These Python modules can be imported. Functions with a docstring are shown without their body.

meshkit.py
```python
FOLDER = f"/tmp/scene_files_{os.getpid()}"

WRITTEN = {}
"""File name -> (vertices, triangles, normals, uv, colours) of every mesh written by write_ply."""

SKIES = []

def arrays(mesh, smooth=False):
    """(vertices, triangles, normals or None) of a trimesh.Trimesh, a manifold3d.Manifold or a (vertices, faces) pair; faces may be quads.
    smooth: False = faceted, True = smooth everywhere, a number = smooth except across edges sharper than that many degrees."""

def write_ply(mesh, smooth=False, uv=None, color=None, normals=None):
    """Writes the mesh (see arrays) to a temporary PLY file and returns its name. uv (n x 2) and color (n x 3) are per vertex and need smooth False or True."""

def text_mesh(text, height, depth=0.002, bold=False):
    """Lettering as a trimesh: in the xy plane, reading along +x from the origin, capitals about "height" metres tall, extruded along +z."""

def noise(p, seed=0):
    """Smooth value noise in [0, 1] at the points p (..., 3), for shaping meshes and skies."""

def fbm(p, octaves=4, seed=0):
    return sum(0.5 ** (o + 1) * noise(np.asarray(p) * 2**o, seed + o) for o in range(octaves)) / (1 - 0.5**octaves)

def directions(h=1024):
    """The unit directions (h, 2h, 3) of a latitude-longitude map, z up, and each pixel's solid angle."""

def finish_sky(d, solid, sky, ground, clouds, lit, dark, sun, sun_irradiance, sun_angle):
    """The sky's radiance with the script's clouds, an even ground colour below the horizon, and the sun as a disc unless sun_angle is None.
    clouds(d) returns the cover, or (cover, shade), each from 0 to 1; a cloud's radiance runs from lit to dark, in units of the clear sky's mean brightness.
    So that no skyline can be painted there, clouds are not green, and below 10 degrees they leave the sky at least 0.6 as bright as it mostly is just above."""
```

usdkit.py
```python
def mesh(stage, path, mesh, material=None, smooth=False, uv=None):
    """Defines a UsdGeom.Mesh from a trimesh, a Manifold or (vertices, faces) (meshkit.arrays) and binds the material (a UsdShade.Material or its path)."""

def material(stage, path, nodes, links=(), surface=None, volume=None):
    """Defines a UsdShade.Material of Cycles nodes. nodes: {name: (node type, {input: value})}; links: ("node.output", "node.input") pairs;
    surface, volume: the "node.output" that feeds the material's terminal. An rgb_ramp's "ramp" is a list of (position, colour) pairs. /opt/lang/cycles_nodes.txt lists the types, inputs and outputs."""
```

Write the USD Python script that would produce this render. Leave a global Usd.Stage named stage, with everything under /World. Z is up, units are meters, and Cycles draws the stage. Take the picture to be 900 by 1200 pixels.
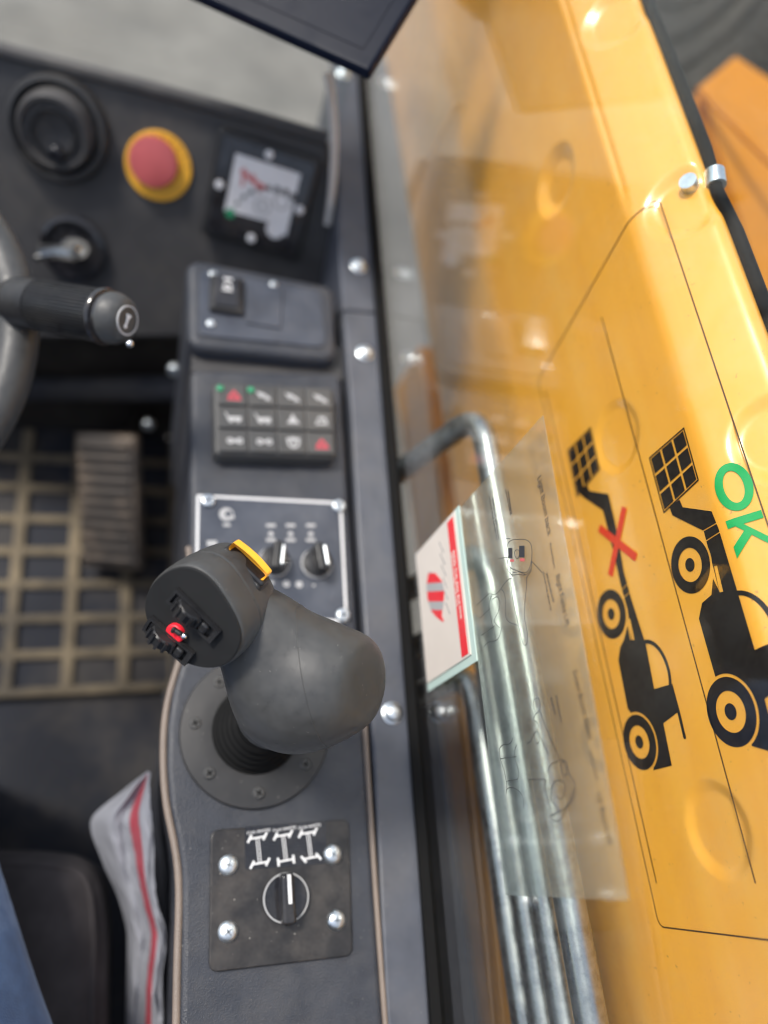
import math, random
import numpy as np, trimesh, manifold3d as m3
import shapely, shapely.geometry as sg, shapely.affinity as sa
from shapely.ops import unary_union
from pxr import Usd, UsdGeom, UsdLux, UsdShade, Gf, Sdf
import usdkit, meshkit

random.seed(7)
RNG = np.random.default_rng(7)
stage = Usd.Stage.CreateInMemory()
UsdGeom.SetStageUpAxis(stage, UsdGeom.Tokens.z)
UsdGeom.SetStageMetersPerUnit(stage, 1.0)
UsdGeom.Xform.Define(stage, '/World')
stage.SetDefaultPrim(stage.GetPrimAtPath('/World'))

# ------------------------------------------------------------------ camera, sky, sun
CAM_H = 0.6                                     # metres above the console top (z = 0); +y is the front of the machine, +x its right side
_Y = np.array([-240., 2050., -900.]); _Y /= np.linalg.norm(_Y)
_X = np.array([2980., -170., -900.]); _X -= (_X @ _Y) * _Y; _X /= np.linalg.norm(_X)
_Z = np.cross(_X, _Y)
ROT = np.array([_X, _Y, _Z])                    # camera -> world
EYE = np.array([0, 0, CAM_H])
cam = UsdGeom.Camera.Define(stage, '/World/Camera')
M = np.eye(4); M[:3, :3] = ROT; M[:3, 3] = EYE
cam.AddTransformOp().Set(Gf.Matrix4d(*M.T.ravel().tolist()))
cam.CreateFocalLengthAttr(24.0); cam.CreateHorizontalApertureAttr(24.0); cam.CreateVerticalApertureAttr(32.0)
cam.CreateClippingRangeAttr(Gf.Vec2f(0.02, 200.0))
cam.CreateFStopAttr(1.9); cam.CreateFocusDistanceAttr(0.465)
cam.CreateExposureAttr(1.38)

SUN_EL, SUN_DIR = math.radians(55), (-0.62, 0.40)          # towards the sun (x, y)
sun_rot = math.atan2(SUN_DIR[0], SUN_DIR[1])
dome = UsdLux.DomeLight.Define(stage, '/World/Sky')
dome.GetPrim().SetCustomDataByKey('kind', 'structure')
sky = usdkit.material(stage, '/World/Looks/sky', {
    's': ('sky_texture', {'sky_type': 'single_scattering', 'sun_disc': False, 'sun_elevation': SUN_EL, 'sun_rotation': sun_rot, 'aerosol_density': 2.0}),
    'g': ('mix_color', {'fac': 0.45, 'b': (4.6, 4.8, 5.2)}),
    'b': ('background_shader', {'strength': 0.11})}, [('s.color', 'g.a'), ('g.result', 'b.color')], surface='b.background')
UsdShade.MaterialBindingAPI.Apply(dome.GetPrim()).Bind(sky)
sun = UsdLux.DistantLight.Define(stage, '/World/Sun')
sun.CreateNormalizeAttr(True); sun.CreateIntensityAttr(0.45); sun.CreateAngleAttr(12.0); sun.CreateColorAttr(Gf.Vec3f(1, 0.95, 0.87))
h = math.hypot(*SUN_DIR)
sun.AddRotateXYZOp().Set(Gf.Vec3f(90 - math.degrees(SUN_EL), 0, -math.degrees(sun_rot) + 180))

# ------------------------------------------------------------------ helpers
def ray(p):
    return ROT @ np.array([(p[0] - 450) / 900, -(p[1] - 600) / 900, -1.0])
def W(px, py, t):                               # world point at depth t along the sight line of a picture position
    return EYE + t * ray((px, py))
class Frame:                                    # a real plane of the place: origin, right, up, outward normal
    def __init__(s, o, u, v):
        s.o = np.asarray(o, float); s.u = np.asarray(u, float) / np.linalg.norm(u)
        v = np.asarray(v, float); v = v - (v @ s.u) * s.u; s.v = v / np.linalg.norm(v); s.n = np.cross(s.u, s.v)
    def loc(s, p, off=0.0):
        r = ray(p); t = (s.n @ (s.o + off * s.n - EYE)) / (s.n @ r); q = EYE + t * r - s.o
        return np.array([q @ s.u, q @ s.v])
    def locs(s, ps, off=0.0): return np.array([s.loc(p, off) for p in ps])
    def put(s, mesh):
        v = np.asarray(mesh.vertices)
        return trimesh.Trimesh(s.o + v[:, :1] * s.u + v[:, 1:2] * s.v + v[:, 2:3] * s.n, mesh.faces, process=False)
    def at(s, u, v, w=0.0): return s.o + u * s.u + v * s.v + w * s.n
    def sub(s, u, v, w=0.0, ang=0.0):
        c, k = math.cos(ang), math.sin(ang)
        return Frame(s.at(u, v, w), c * s.u + k * s.v, -k * s.u + c * s.v)

NAMES = {}
def fresh(parent, name):
    k = (parent, name); n = NAMES.get(k, 0); NAMES[k] = n + 1
    return f'{parent}/{name}' if n == 0 else f'{parent}/{name}_{n:03d}'
BASE = {}
def data(prim, **kw):
    for k, v in kw.items():
        if v: prim.SetCustomDataByKey(k, v)
def thing(name, base, label, cat, group=None):
    path = fresh('/World', name); x = UsdGeom.Xform.Define(stage, path); base = np.asarray(base, float)
    x.AddTranslateOp().Set(Gf.Vec3d(*base.tolist())); BASE[path] = base
    data(x.GetPrim(), label=label, category=cat, group=group); return path
def part(parent, name, mesh, mat, smooth=35, label=None, kind=None):
    if isinstance(mesh, (list, tuple)): mesh = cat(mesh)
    if hasattr(mesh, 'to_mesh'): mesh = mani(mesh)
    root = '/'.join(parent.split('/')[:3]); b = BASE.get(root, np.zeros(3))
    path = fresh(parent, name)
    mm = trimesh.Trimesh(np.asarray(mesh.vertices) - b, mesh.faces, process=False)
    if smooth: mm.merge_vertices(digits_vertex=6)
    p = usdkit.mesh(stage, path, mm, MAT[mat], smooth=smooth)
    data(p.GetPrim(), label=label, kind=kind); return path
def struct(name, mesh, mat, smooth=False, kind='structure'):
    path = fresh('/World', name)
    if isinstance(mesh, (list, tuple)): mesh = cat(mesh)
    p = usdkit.mesh(stage, path, mesh, MAT[mat], smooth=smooth); data(p.GetPrim(), kind=kind); return path
def cat(ms):
    ms = [mani(m) if hasattr(m, 'to_mesh') else m for m in ms]
    return trimesh.util.concatenate([trimesh.Trimesh(m.vertices, m.faces, process=False) for m in ms])
def mani(m):
    k = m.to_mesh(); return trimesh.Trimesh(np.array(k.vert_properties[:, :3]), np.array(k.tri_verts), process=False)
def rbox(sx, sy, sz, r, seg=16, z0=0.0):        # rounded box standing on z0
    s = m3.Manifold.sphere(r, seg)
    hs = [s.translate([a * (sx / 2 - r), b * (sy / 2 - r), z0 + r + c * (sz - 2 * r)]) for a in (-1, 1) for b in (-1, 1) for c in (0, 1)]
    return mani(m3.Manifold.batch_hull(hs))
def resample(pts, n):
    ls = sg.LinearRing(pts); return np.array([ls.interpolate(i / n, normalized=True).coords[0] for i in range(n)])
def round_poly(pts, r):                         # shapely polygon with rounded corners
    p = sg.Polygon(pts); return p.buffer(-r, join_style='mitre').buffer(2 * r, quad_segs=8).buffer(-r, quad_segs=8)
def prism(poly, z0, z1, bev=0.0, steps=4, n=None):   # extruded polygon with a rounded top edge
    if bev <= 0:
        return cat([trimesh.creation.extrude_polygon(g, z1 - z0, engine='earcut').apply_translation([0, 0, z0]) for g in getattr(poly, 'geoms', [poly])])
    ring = np.array(sg.polygon.orient(poly, 1).exterior.coords)[:-1]
    ring = resample(ring, n or max(120, len(ring)))
    d = np.roll(ring, -1, 0) - np.roll(ring, 1, 0); d /= np.linalg.norm(d, axis=1)[:, None] + 1e-12
    nin = np.stack([-d[:, 1], d[:, 0]], 1); N = len(ring); V, F = [], []
    levels = [(0, z0), (0, z1 - bev)] + [(bev * (1 - math.cos(a)), z1 - bev + bev * math.sin(a)) for a in np.linspace(0, math.pi / 2, steps + 1)[1:]]
    for ins, z in levels: V.append(np.column_stack([ring + nin * ins, np.full(N, z)]))
    for k in range(len(levels) - 1):
        for i in range(N):
            j = (i + 1) % N; a, b, c, e = k * N + i, k * N + j, (k + 1) * N + j, (k + 1) * N + i
            F += [(a, b, c), (a, c, e)]
    V = np.vstack(V); out = [trimesh.Trimesh(V, F, process=False)]
    inner = sg.Polygon(ring + nin * levels[-1][0]).buffer(0)
    inner = max(getattr(inner, 'geoms', [inner]), key=lambda g: g.area)
    tv, tf = trimesh.creation.triangulate_polygon(inner, engine='earcut')
    out.append(trimesh.Trimesh(np.column_stack([tv, np.full(len(tv), z1)]), tf, process=False))
    return cat(out)
def tube(path, r, seg=12, closed=False, cap=True):
    P = np.asarray(path, float); n = len(P); R = np.broadcast_to(np.asarray(r, float), (n,))
    T = np.gradient(P, axis=0) if not closed else np.roll(P, -1, 0) - np.roll(P, 1, 0)
    T /= np.linalg.norm(T, axis=1)[:, None]
    a = np.array([0, 0, 1.0]) if abs(T[0][2]) < .9 else np.array([1.0, 0, 0]); u = np.cross(T[0], a); u /= np.linalg.norm(u); V = []
    th = np.arange(seg) / seg * 2 * math.pi
    for i in range(n):
        u = u - (u @ T[i]) * T[i]; u /= np.linalg.norm(u); w = np.cross(T[i], u)
        V.append(P[i] + R[i] * (np.cos(th)[:, None] * u + np.sin(th)[:, None] * w))
    V = np.vstack(V); F = []
    for i in range(n if closed else n - 1):
        k = (i + 1) % n
        for j in range(seg):
            l = (j + 1) % seg; F += [(i * seg + j, i * seg + l, k * seg + l), (i * seg + j, k * seg + l, k * seg + j)]
    if cap and not closed:
        V = np.vstack([V, P[0], P[-1]]); c0, c1 = len(V) - 2, len(V) - 1
        for j in range(seg):
            l = (j + 1) % seg; F += [(c0, l, j), (c1, (n - 1) * seg + j, (n - 1) * seg + l)]
    return trimesh.Trimesh(V, F, process=False)
def spline(pts, n):
    from scipy.interpolate import CubicSpline
    p = np.asarray(pts, float); s = np.r_[0, np.cumsum(np.linalg.norm(np.diff(p, axis=0), axis=1))]
    return CubicSpline(s, p)(np.linspace(0, s[-1], n))
def fillet(pts, r, k=8):                        # polyline with rounded corners
    pts = [np.asarray(p, float) for p in pts]; out = [pts[0]]
    for a, b, c in zip(pts, pts[1:], pts[2:]):
        p, q = b + (a - b) / np.linalg.norm(a - b) * r, b + (c - b) / np.linalg.norm(c - b) * r
        for t in np.linspace(0, 1, k): out.append((1 - t) ** 2 * p + 2 * t * (1 - t) * b + t * t * q)
    out.append(pts[-1]); return np.array(out)
def lathe(prof, sections=48):
    return trimesh.creation.revolve(np.asarray(prof, float), sections=sections)
def disc(r, z0, z1, seg=40, bev=0.0):
    if bev <= 0: return lathe([(0, z0), (r, z0), (r, z1), (0, z1)], seg)
    a = np.linspace(0, math.pi / 2, 5)
    return lathe([(0, z0), (r, z0)] + [(r - bev + bev * math.cos(x), z1 - bev + bev * math.sin(x)) for x in a] + [(0, z1)], seg)
def ribbon(pts, w): return sg.LineString(pts).buffer(w / 2, cap_style='flat', join_style='mitre')
def text(s, height, u, v, ang=0.0, depth=0.0003, bold=False, center=False):
    m = meshkit.text_mesh(s, height, depth, bold)
    if center: m.apply_translation(-np.r_[m.bounds.mean(0)[:2], 0])
    m.apply_transform(trimesh.transformations.rotation_matrix(ang, [0, 0, 1])); m.apply_translation([u, v, 0]); return m
def lift(m, z): m = m.copy(); m.apply_translation([0, 0, z]); return m
def shift(m, x, y, z=0): m = m.copy(); m.apply_translation([x, y, z]); return m

# ------------------------------------------------------------------ materials
MAT = {}
def plain(name, col, rough=0.5, metal=0.0, coat=0.0, bump=None, vary=0.15, spec=0.5, dust=0.0, dustcol=(0.32, 0.28, 0.22), dscale=9, coat_r=0.08, rvar=0.12, specks=0.0):
    nodes = {'g': ('geometry', {}), 'p': ('principled_bsdf', {'metallic': metal, 'specular_ior_level': spec, 'coat_weight': coat, 'coat_roughness': coat_r}),
             'n': ('noise_texture', {'scale': dscale * 3.0, 'detail': 5.0, 'roughness': 0.6}),
             'r': ('map_range', {'from_min': .3, 'from_max': .7, 'to_min': max(0.02, rough - rvar), 'to_max': rough + rvar}),
             'k': ('rgb_ramp', {'ramp': [(0.3, tuple(c * (1 - vary) for c in col)), (0.7, tuple(min(1, c * (1 + vary)) for c in col))]})}
    links = [('g.position', 'n.vector'), ('n.fac', 'r.value'), ('n.fac', 'k.fac'), ('r.result', 'p.roughness')]
    if dust > 0:
        nodes |= {'d': ('noise_texture', {'scale': float(dscale), 'detail': 8.0, 'roughness': 0.72}), 'dr': ('map_range', {'from_min': .46, 'from_max': .72, 'to_min': 0.0, 'to_max': dust, 'clamp': True}), 'm': ('mix_color', {'b': dustcol})}
        links += [('g.position', 'd.vector'), ('d.fac', 'dr.value'), ('dr.result', 'm.fac'), ('k.color', 'm.a'), ('m.result', 'p.base_color')]
    else: links.append(('k.color', 'p.base_color'))
    if specks > 0:                              # stray dust grains
        nodes |= {'q': ('noise_texture', {'scale': 420.0, 'detail': 2.0}), 'qr': ('map_range', {'from_min': .735, 'from_max': .775, 'to_min': 0.0, 'to_max': specks, 'clamp': True}), 'qm': ('mix_color', {'b': (.45, .42, .37)})}
        last = 'm.result' if dust > 0 else 'k.color'
        links = [l for l in links if l[1] != 'p.base_color'] + [('g.position', 'q.vector'), ('q.fac', 'qr.value'), ('qr.result', 'qm.fac'), (last, 'qm.a'), ('qm.result', 'p.base_color')]
    if bump:
        kind, sc, dist = bump
        nodes['b'] = ('bump', {'strength': 1.0, 'distance': dist})
        if kind == 'grain':
            nodes['v'] = ('voronoi_texture', {'scale': sc, 'feature': 'smooth_f1', 'smoothness': .6}); links += [('g.position', 'v.vector'), ('v.distance', 'b.height')]
        else:
            nodes['v'] = ('noise_texture', {'scale': sc, 'detail': 3.0}); links += [('g.position', 'v.vector'), ('v.fac', 'b.height')]
        links.append(('b.normal', 'p.normal'))
    MAT[name] = usdkit.material(stage, '/World/Looks/' + name, nodes, links, surface='p.BSDF')

plain('console_plastic', (0.026, 0.029, 0.037), 0.44, bump=('grain', 1100, 0.00022), dust=0.07, dscale=14, spec=0.30, specks=0.35)
plain('grip_plastic', (0.042, 0.042, 0.041), 0.44, bump=('noise', 2600, 0.00008), dust=0.05, dscale=45, dustcol=(.11, .105, .095), spec=0.38, specks=0.25)
plain('black_plastic', (0.012, 0.012, 0.013), 0.38, dust=0.05, dscale=30, spec=0.35, specks=0.25)
plain('face_plastic', (0.012, 0.012, 0.012), 0.6, spec=0.22)
plain('ring_plastic', (0.026, 0.026, 0.027), 0.45, dust=0.05, spec=0.28, specks=0.40)
plain('key_print', (0.30, 0.30, 0.30), 0.5, vary=0.03)
plain('faded_red', (0.46, 0.14, 0.14), 0.5, vary=0.03)
plain('key_red', (0.42, 0.03, 0.05), 0.5, vary=0.03)
plain('gloss_black', (0.008, 0.008, 0.010), 0.14, dust=0.06, dscale=25)
plain('plate_black', (0.018, 0.017, 0.017), 0.30, dust=0.16, dscale=22, dustcol=(.22, .19, .16), spec=0.32, specks=0.70)
plain('panel_grey', (0.040, 0.046, 0.061), 0.38, dust=0.06, spec=0.34)
plain('key_grey', (0.040, 0.040, 0.040), 0.5, dust=0.08, spec=0.35)
plain('rail_paint', (0.052, 0.057, 0.071), 0.42, bump=('noise', 900, 0.0001), dust=0.10, spec=0.34, specks=0.40)
plain('dash_plastic', (0.040, 0.039, 0.040), 0.52, bump=('grain', 900, 0.0002), dust=0.10, spec=0.25)
plain('rubber', (0.005, 0.005, 0.005), 0.75, spec=0.12)
plain('tyre_rubber', (0.020, 0.018, 0.017), 0.8, dust=0.15, bump=('noise', 60, 0.01))
plain('trim_tan', (0.16, 0.125, 0.10), 0.45, bump=('noise', 1500, 0.0004))
plain('trim_light', (0.42, 0.40, 0.38), 0.5)
plain('zinc', (0.58, 0.62, 0.64), 0.36, metal=1.0)
plain('chrome', (0.75, 0.77, 0.78), 0.14, metal=1.0, rvar=.05)
plain('steel_pipe', (0.36, 0.37, 0.37), 0.32, metal=1.0, dust=.25, dscale=18)
plain('white_print', (0.55, 0.55, 0.55), 0.5, vary=0.03)
plain('grey_print', (0.34, 0.34, 0.34), 0.5, vary=0.03)
plain('paper', (0.60, 0.54, 0.48), 0.55, vary=0.03)
plain('label_white', (0.55, 0.55, 0.56), 0.35, vary=0.06)
plain('red_print', (0.66, 0.02, 0.03), 0.4, vary=0.03)
plain('cross_red', (0.75, 0.045, 0.012), 0.35, vary=0.03)
plain('red_button', (0.36, 0.068, 0.07), 0.4)
plain('red_rubber', (0.75, 0.015, 0.03), 0.4)
plain('estop_yellow', (0.62, 0.31, 0.015), 0.45)
plain('trigger_yellow', (0.85, 0.40, 0.03), 0.38)
plain('green_print', (0.0, 0.32, 0.07), 0.4, vary=0.03)
plain('green_led', (0.02, 0.22, 0.10), 0.3)
plain('decal_black', (0.010, 0.007, 0.006), 0.32, vary=0.05)
plain('decal_line', (0.10, 0.045, 0.010), 0.4)
plain('chassis_paint', (0.75, 0.32, 0.03), 0.5, dust=.2)
plain('orange_paint', (0.47, 0.17, 0.004), 0.6, spec=0.2, vary=0.05, dust=0.08)
plain('grey_ink', (0.03, 0.03, 0.035), 0.6)
plain('red_ink', (0.5, 0.10, 0.10), 0.6)
plain('under_dark', (0.020, 0.017, 0.015), 0.75, dust=0.12, dscale=6, spec=.2)
plain('floor_rubber', (0.018, 0.020, 0.027), 0.55, dust=0.6, dscale=5, dustcol=(.095, .082, .065), spec=0.12)
plain('mat_rib', (0.135, 0.108, 0.070), 0.85, vary=0.5, dust=0.80, dscale=7, dustcol=(.030, .028, .026))
plain('pedal_metal', (0.050, 0.042, 0.036), 0.5, dust=0.7, dscale=11, dustcol=(.26, .19, .13))
plain('seat_fabric', (0.050, 0.045, 0.046), 0.9, bump=('noise', 1400, 0.0008), vary=0.3, spec=0.15)
plain('ground_concrete', (0.165, 0.152, 0.135), 0.9, vary=0.25, dust=0.6, dscale=1.6, dustcol=(.13, .115, .10), bump=('noise', 30, .01))
plain('screen', (0.005, 0.007, 0.014), 0.35, vary=0.02, spec=0.06)
plain('skin', (0.45, 0.26, 0.18), 0.5)
# glossy machine paint with faint streaks along the boom, specks and uneven polish
MAT['boom_paint'] = usdkit.material(stage, '/World/Looks/boom_paint', {
    'g': ('geometry', {}), 'mp': ('mapping', {'scale': (26.0, 1.6, 26.0)}), 'n': ('noise_texture', {'scale': 1.0, 'detail': 5.0, 'roughness': .6}),
    'k': ('rgb_ramp', {'ramp': [(0.28, (.86, .36, .034)), (0.5, (.91, .40, .040)), (0.75, (.92, .435, .058))]}),
    'sp': ('noise_texture', {'scale': 260.0, 'detail': 2.0}), 'sr': ('map_range', {'from_min': .70, 'from_max': .76, 'to_min': 0.0, 'to_max': .55, 'clamp': True}), 'm': ('mix_color', {'b': (.30, .16, .04)}),
    'dn': ('noise_texture', {'scale': 9.0, 'detail': 9.0, 'roughness': .7}), 'dr': ('map_range', {'from_min': .5, 'from_max': .72, 'to_min': 0.0, 'to_max': .22, 'clamp': True}), 'm2': ('mix_color', {'b': (.62, .42, .20)}),
    'rr': ('map_range', {'from_min': .3, 'from_max': .7, 'to_min': .12, 'to_max': .28}), 'bn': ('noise_texture', {'scale': 14.0, 'detail': 2.0}), 'b': ('bump', {'distance': .0012}),
    'p': ('principled_bsdf', {'roughness': .36, 'coat_weight': 1.0})},
    [('g.position', 'mp.vector'), ('mp.vector', 'n.vector'), ('n.fac', 'k.fac'), ('g.position', 'sp.vector'), ('sp.fac', 'sr.value'), ('sr.result', 'm.fac'), ('k.color', 'm.a'), ('g.position', 'dn.vector'), ('dn.fac', 'dr.value'),
     ('dr.result', 'm2.fac'), ('m.result', 'm2.a'), ('m2.result', 'p.base_color'), ('dn.fac', 'rr.value'), ('rr.result', 'p.coat_roughness'), ('g.position', 'bn.vector'), ('bn.fac', 'b.height'), ('b.normal', 'p.normal'), ('b.normal', 'p.coat_normal')], surface='p.BSDF')
# denim: blue weave
MAT['denim'] = usdkit.material(stage, '/World/Looks/denim', {
    'g': ('geometry', {}), 'n': ('noise_texture', {'scale': 22.0, 'detail': 6.0, 'roughness': .65}), 'w2': ('noise_texture', {'scale': 900.0, 'detail': 3.0}),
    'k': ('rgb_ramp', {'ramp': [(0.30, (.018, .045, .11)), (0.55, (.045, .095, .20)), (0.75, (.14, .21, .34))]}),
    'b': ('bump', {'distance': .0003}), 'p': ('principled_bsdf', {'roughness': .9, 'sheen_weight': .2})},
    [('g.position', 'n.vector'), ('g.position', 'w2.vector'), ('n.fac', 'k.fac'), ('k.color', 'p.base_color'), ('w2.fac', 'b.height'), ('b.normal', 'p.normal')], surface='p.BSDF')
# window glass: transparent mixed with glossy by fresnel
MAT['glass'] = usdkit.material(stage, '/World/Looks/glass', {
    'q': ('geometry', {}), 'i': ('mix_float', {'a': 1.5, 'b': 1 / 1.5}), 'f': ('fresnel', {}), 't': ('transparent_bsdf', {'color': (.95, .97, .96)}), 'g': ('glossy_bsdf', {'roughness': .015, 'color': (1, 1, 1)}), 'm': ('mix_closure', {})},
    [('q.backfacing', 'i.fac'), ('i.result', 'f.IOR'), ('f.fac', 'm.fac'), ('t.BSDF', 'm.closure1'), ('g.BSDF', 'm.closure2')], surface='m.closure')
# frosted plastic film
MAT['film'] = usdkit.material(stage, '/World/Looks/film', {
    'r': ('refraction_bsdf', {'roughness': .17, 'IOR': 1.12, 'color': (.95, .99, .97)}), 't': ('transparent_bsdf', {'color': (.95, .97, .95)}), 'd': ('diffuse_bsdf', {'color': (.60, .68, .64)}),
    'g': ('glossy_bsdf', {'roughness': .05}), 'q': ('geometry', {}), 'i': ('mix_float', {'a': 1.25, 'b': 1 / 1.25}), 'f': ('fresnel', {}),
    'a': ('mix_closure', {'fac': .76}), 'c': ('mix_closure', {'fac': .025}), 'e': ('mix_closure', {})},
    [('r.BSDF', 'a.closure1'), ('t.BSDF', 'a.closure2'), ('a.closure', 'c.closure1'), ('d.BSDF', 'c.closure2'), ('q.backfacing', 'i.fac'), ('i.result', 'f.IOR'), ('f.fac', 'e.fac'), ('c.closure', 'e.closure1'), ('g.BSDF', 'e.closure2')], surface='e.closure')
MAT['clear_edge'] = usdkit.material(stage, '/World/Looks/clear_edge', {
    't': ('transparent_bsdf', {'color': (.80, .90, .86)}), 'd': ('diffuse_bsdf', {'color': (.50, .62, .57)}), 'a': ('mix_closure', {'fac': .76})},
    [('t.BSDF', 'a.closure1'), ('d.BSDF', 'a.closure2')], surface='a.closure')
# milky plastic bag
def bagmat(name, col, tr):
    MAT[name] = usdkit.material(stage, '/World/Looks/' + name, {
        'd': ('principled_bsdf', {'base_color': col, 'roughness': .35}), 't': ('translucent_bsdf', {'color': col}), 'm': ('mix_closure', {'fac': tr})},
        [('d.BSDF', 'm.closure1'), ('t.BSDF', 'm.closure2')], surface='m.closure')
bagmat('bag_white', (.36, .37, .41), .4); bagmat('bag_red', (.42, .075, .10), .35)

# ------------------------------------------------------------------ frames of the place
CON = Frame([0, 0, 0], [1, 0, 0], [0, 1, 0])                       # console top
GL = Frame([0.2115, 0, 0], [-0.043, -1, 0], [0, 0, 1])             # inner face of the side window, u runs backwards, v up, n into the cab
DN = np.array([-0.196, -0.815, 0.545]); DN /= np.linalg.norm(DN)
_r = ray((300, 230)); DO = W(300, 345, 0.90)
_du = np.cross([0, 0, 1.0], DN); _du /= np.linalg.norm(_du)
DASH = Frame(DO, _du, np.cross(DN, _du))
def flat(fr, pts, off=0.0): return sg.Polygon(fr.locs(pts, off))

# boom: unrolled surface (u backwards, s up along the section)
BX, ZC, ZL, TILT = 0.33, 0.262, 0.055, math.radians(36)
BV0 = Frame([BX, 0, ZC], [0, -1, 0], [math.sin(TILT), 0, math.cos(TILT)])
SE = ZC + float(np.mean([BV0.loc(p)[1] for p in ((764, 4), (832, 170), (898, 338))])) - .006     # where the section turns over its top edge
_s = np.linspace(-0.45, 0.85, 2601)
def _sm(x, c, w): t = np.clip((x - c + w) / (2 * w), 0, 1); return t * t * (3 - 2 * t)
_th = (-math.pi / 2 + (math.pi / 2 - math.radians(9)) * _sm(_s, -0.195, .022) + math.radians(9) * _sm(_s, ZL, .022) + TILT * _sm(_s, ZC, .010) + (math.radians(168) - TILT) * _sm(_s, SE, .014))
_ds = _s[1] - _s[0]; _px = np.cumsum(np.sin(_th)) * _ds; _pz = np.cumsum(np.cos(_th)) * _ds
_i0 = np.argmin(abs(_s - .15)); _px += BX - _px[_i0]; _pz += .15 - _pz[_i0]
BV = Frame([BX, 0, 0], [0, -1, 0], [0, 0, 1])
_i1 = np.argmin(abs(_s - (ZC + .015)))
BT = Frame([_px[_i1], 0, _pz[_i1]], [0, -1, 0], [math.sin(TILT), 0, math.cos(TILT)])
def bloc(p):
    a = BV.loc(p)
    if a[1] > ZC:
        b = BT.loc(p); return np.array([b[0], b[1] + _s[_i1]])
    return a
def blocs(ps): return np.array([bloc(p) for p in ps])
DIMPLES = [bloc(p) for p in ((650, 212), (840, 972), (722, 512), (802, 236), (722, 18), (912, 512), (700, 1250), (620, -60))]
def bdisp(u, s):
    d = np.zeros_like(u)
    for c, dep in zip(DIMPLES, (.0060, .0026, .0020, .0045, .0050, .0035, .0045, .0055)):
        r = np.hypot(u - c[0], s - c[1]); d -= dep * (1 - _sm(r, .0245, .0030 + .85 * dep))
    d -= .0013 * np.exp(-((s - ZC) / .0022) ** 2) * np.clip((-.40 - u) / .03, 0, 1)       # seam along the fold, ahead of the decal
    return d
def bsurf(u, s, off=0.0, pressed=True):
    x, z, th = np.interp(s, _s, _px), np.interp(s, _s, _pz), np.interp(s, _s, _th)
    o = off + (bdisp(u, s) if pressed else 0.0)
    return np.column_stack([x - np.cos(th) * o, -u, z + np.sin(th) * o])
def bdecal(poly, off=.0004, size=.004):
    ms = []
    for g in getattr(poly, 'geoms', [poly]):
        if g.is_empty or g.area < 1e-9: continue
        tv, tf = trimesh.creation.triangulate_polygon(g, engine='earcut')
        v3 = np.column_stack([tv, np.zeros(len(tv))]); v3, tf = trimesh.remesh.subdivide_to_size(v3, tf, size, max_iter=12)
        top = bsurf(v3[:, 0], v3[:, 1], off, False)       # the stiff film bridges the shallow discs; 
        a = np.cross(top[tf[:, 1]] - top[tf[:, 0]], top[tf[:, 2]] - top[tf[:, 0]])[:, 0].sum()
        ms.append(trimesh.Trimesh(top, tf if a < 0 else tf[:, ::-1], process=False))
    return cat(ms)

# ================================================================== the setting
g = trimesh.creation.box([160, 160, .1]); g.apply_translation([0, 0, -1.65]); struct('ground', g, 'ground_concrete')
fl = trimesh.creation.box([1.02, 1.45, .02]); fl.apply_translation([-.47, .24, -.53]); struct('cab_floor', fl, 'floor_rubber')

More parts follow.
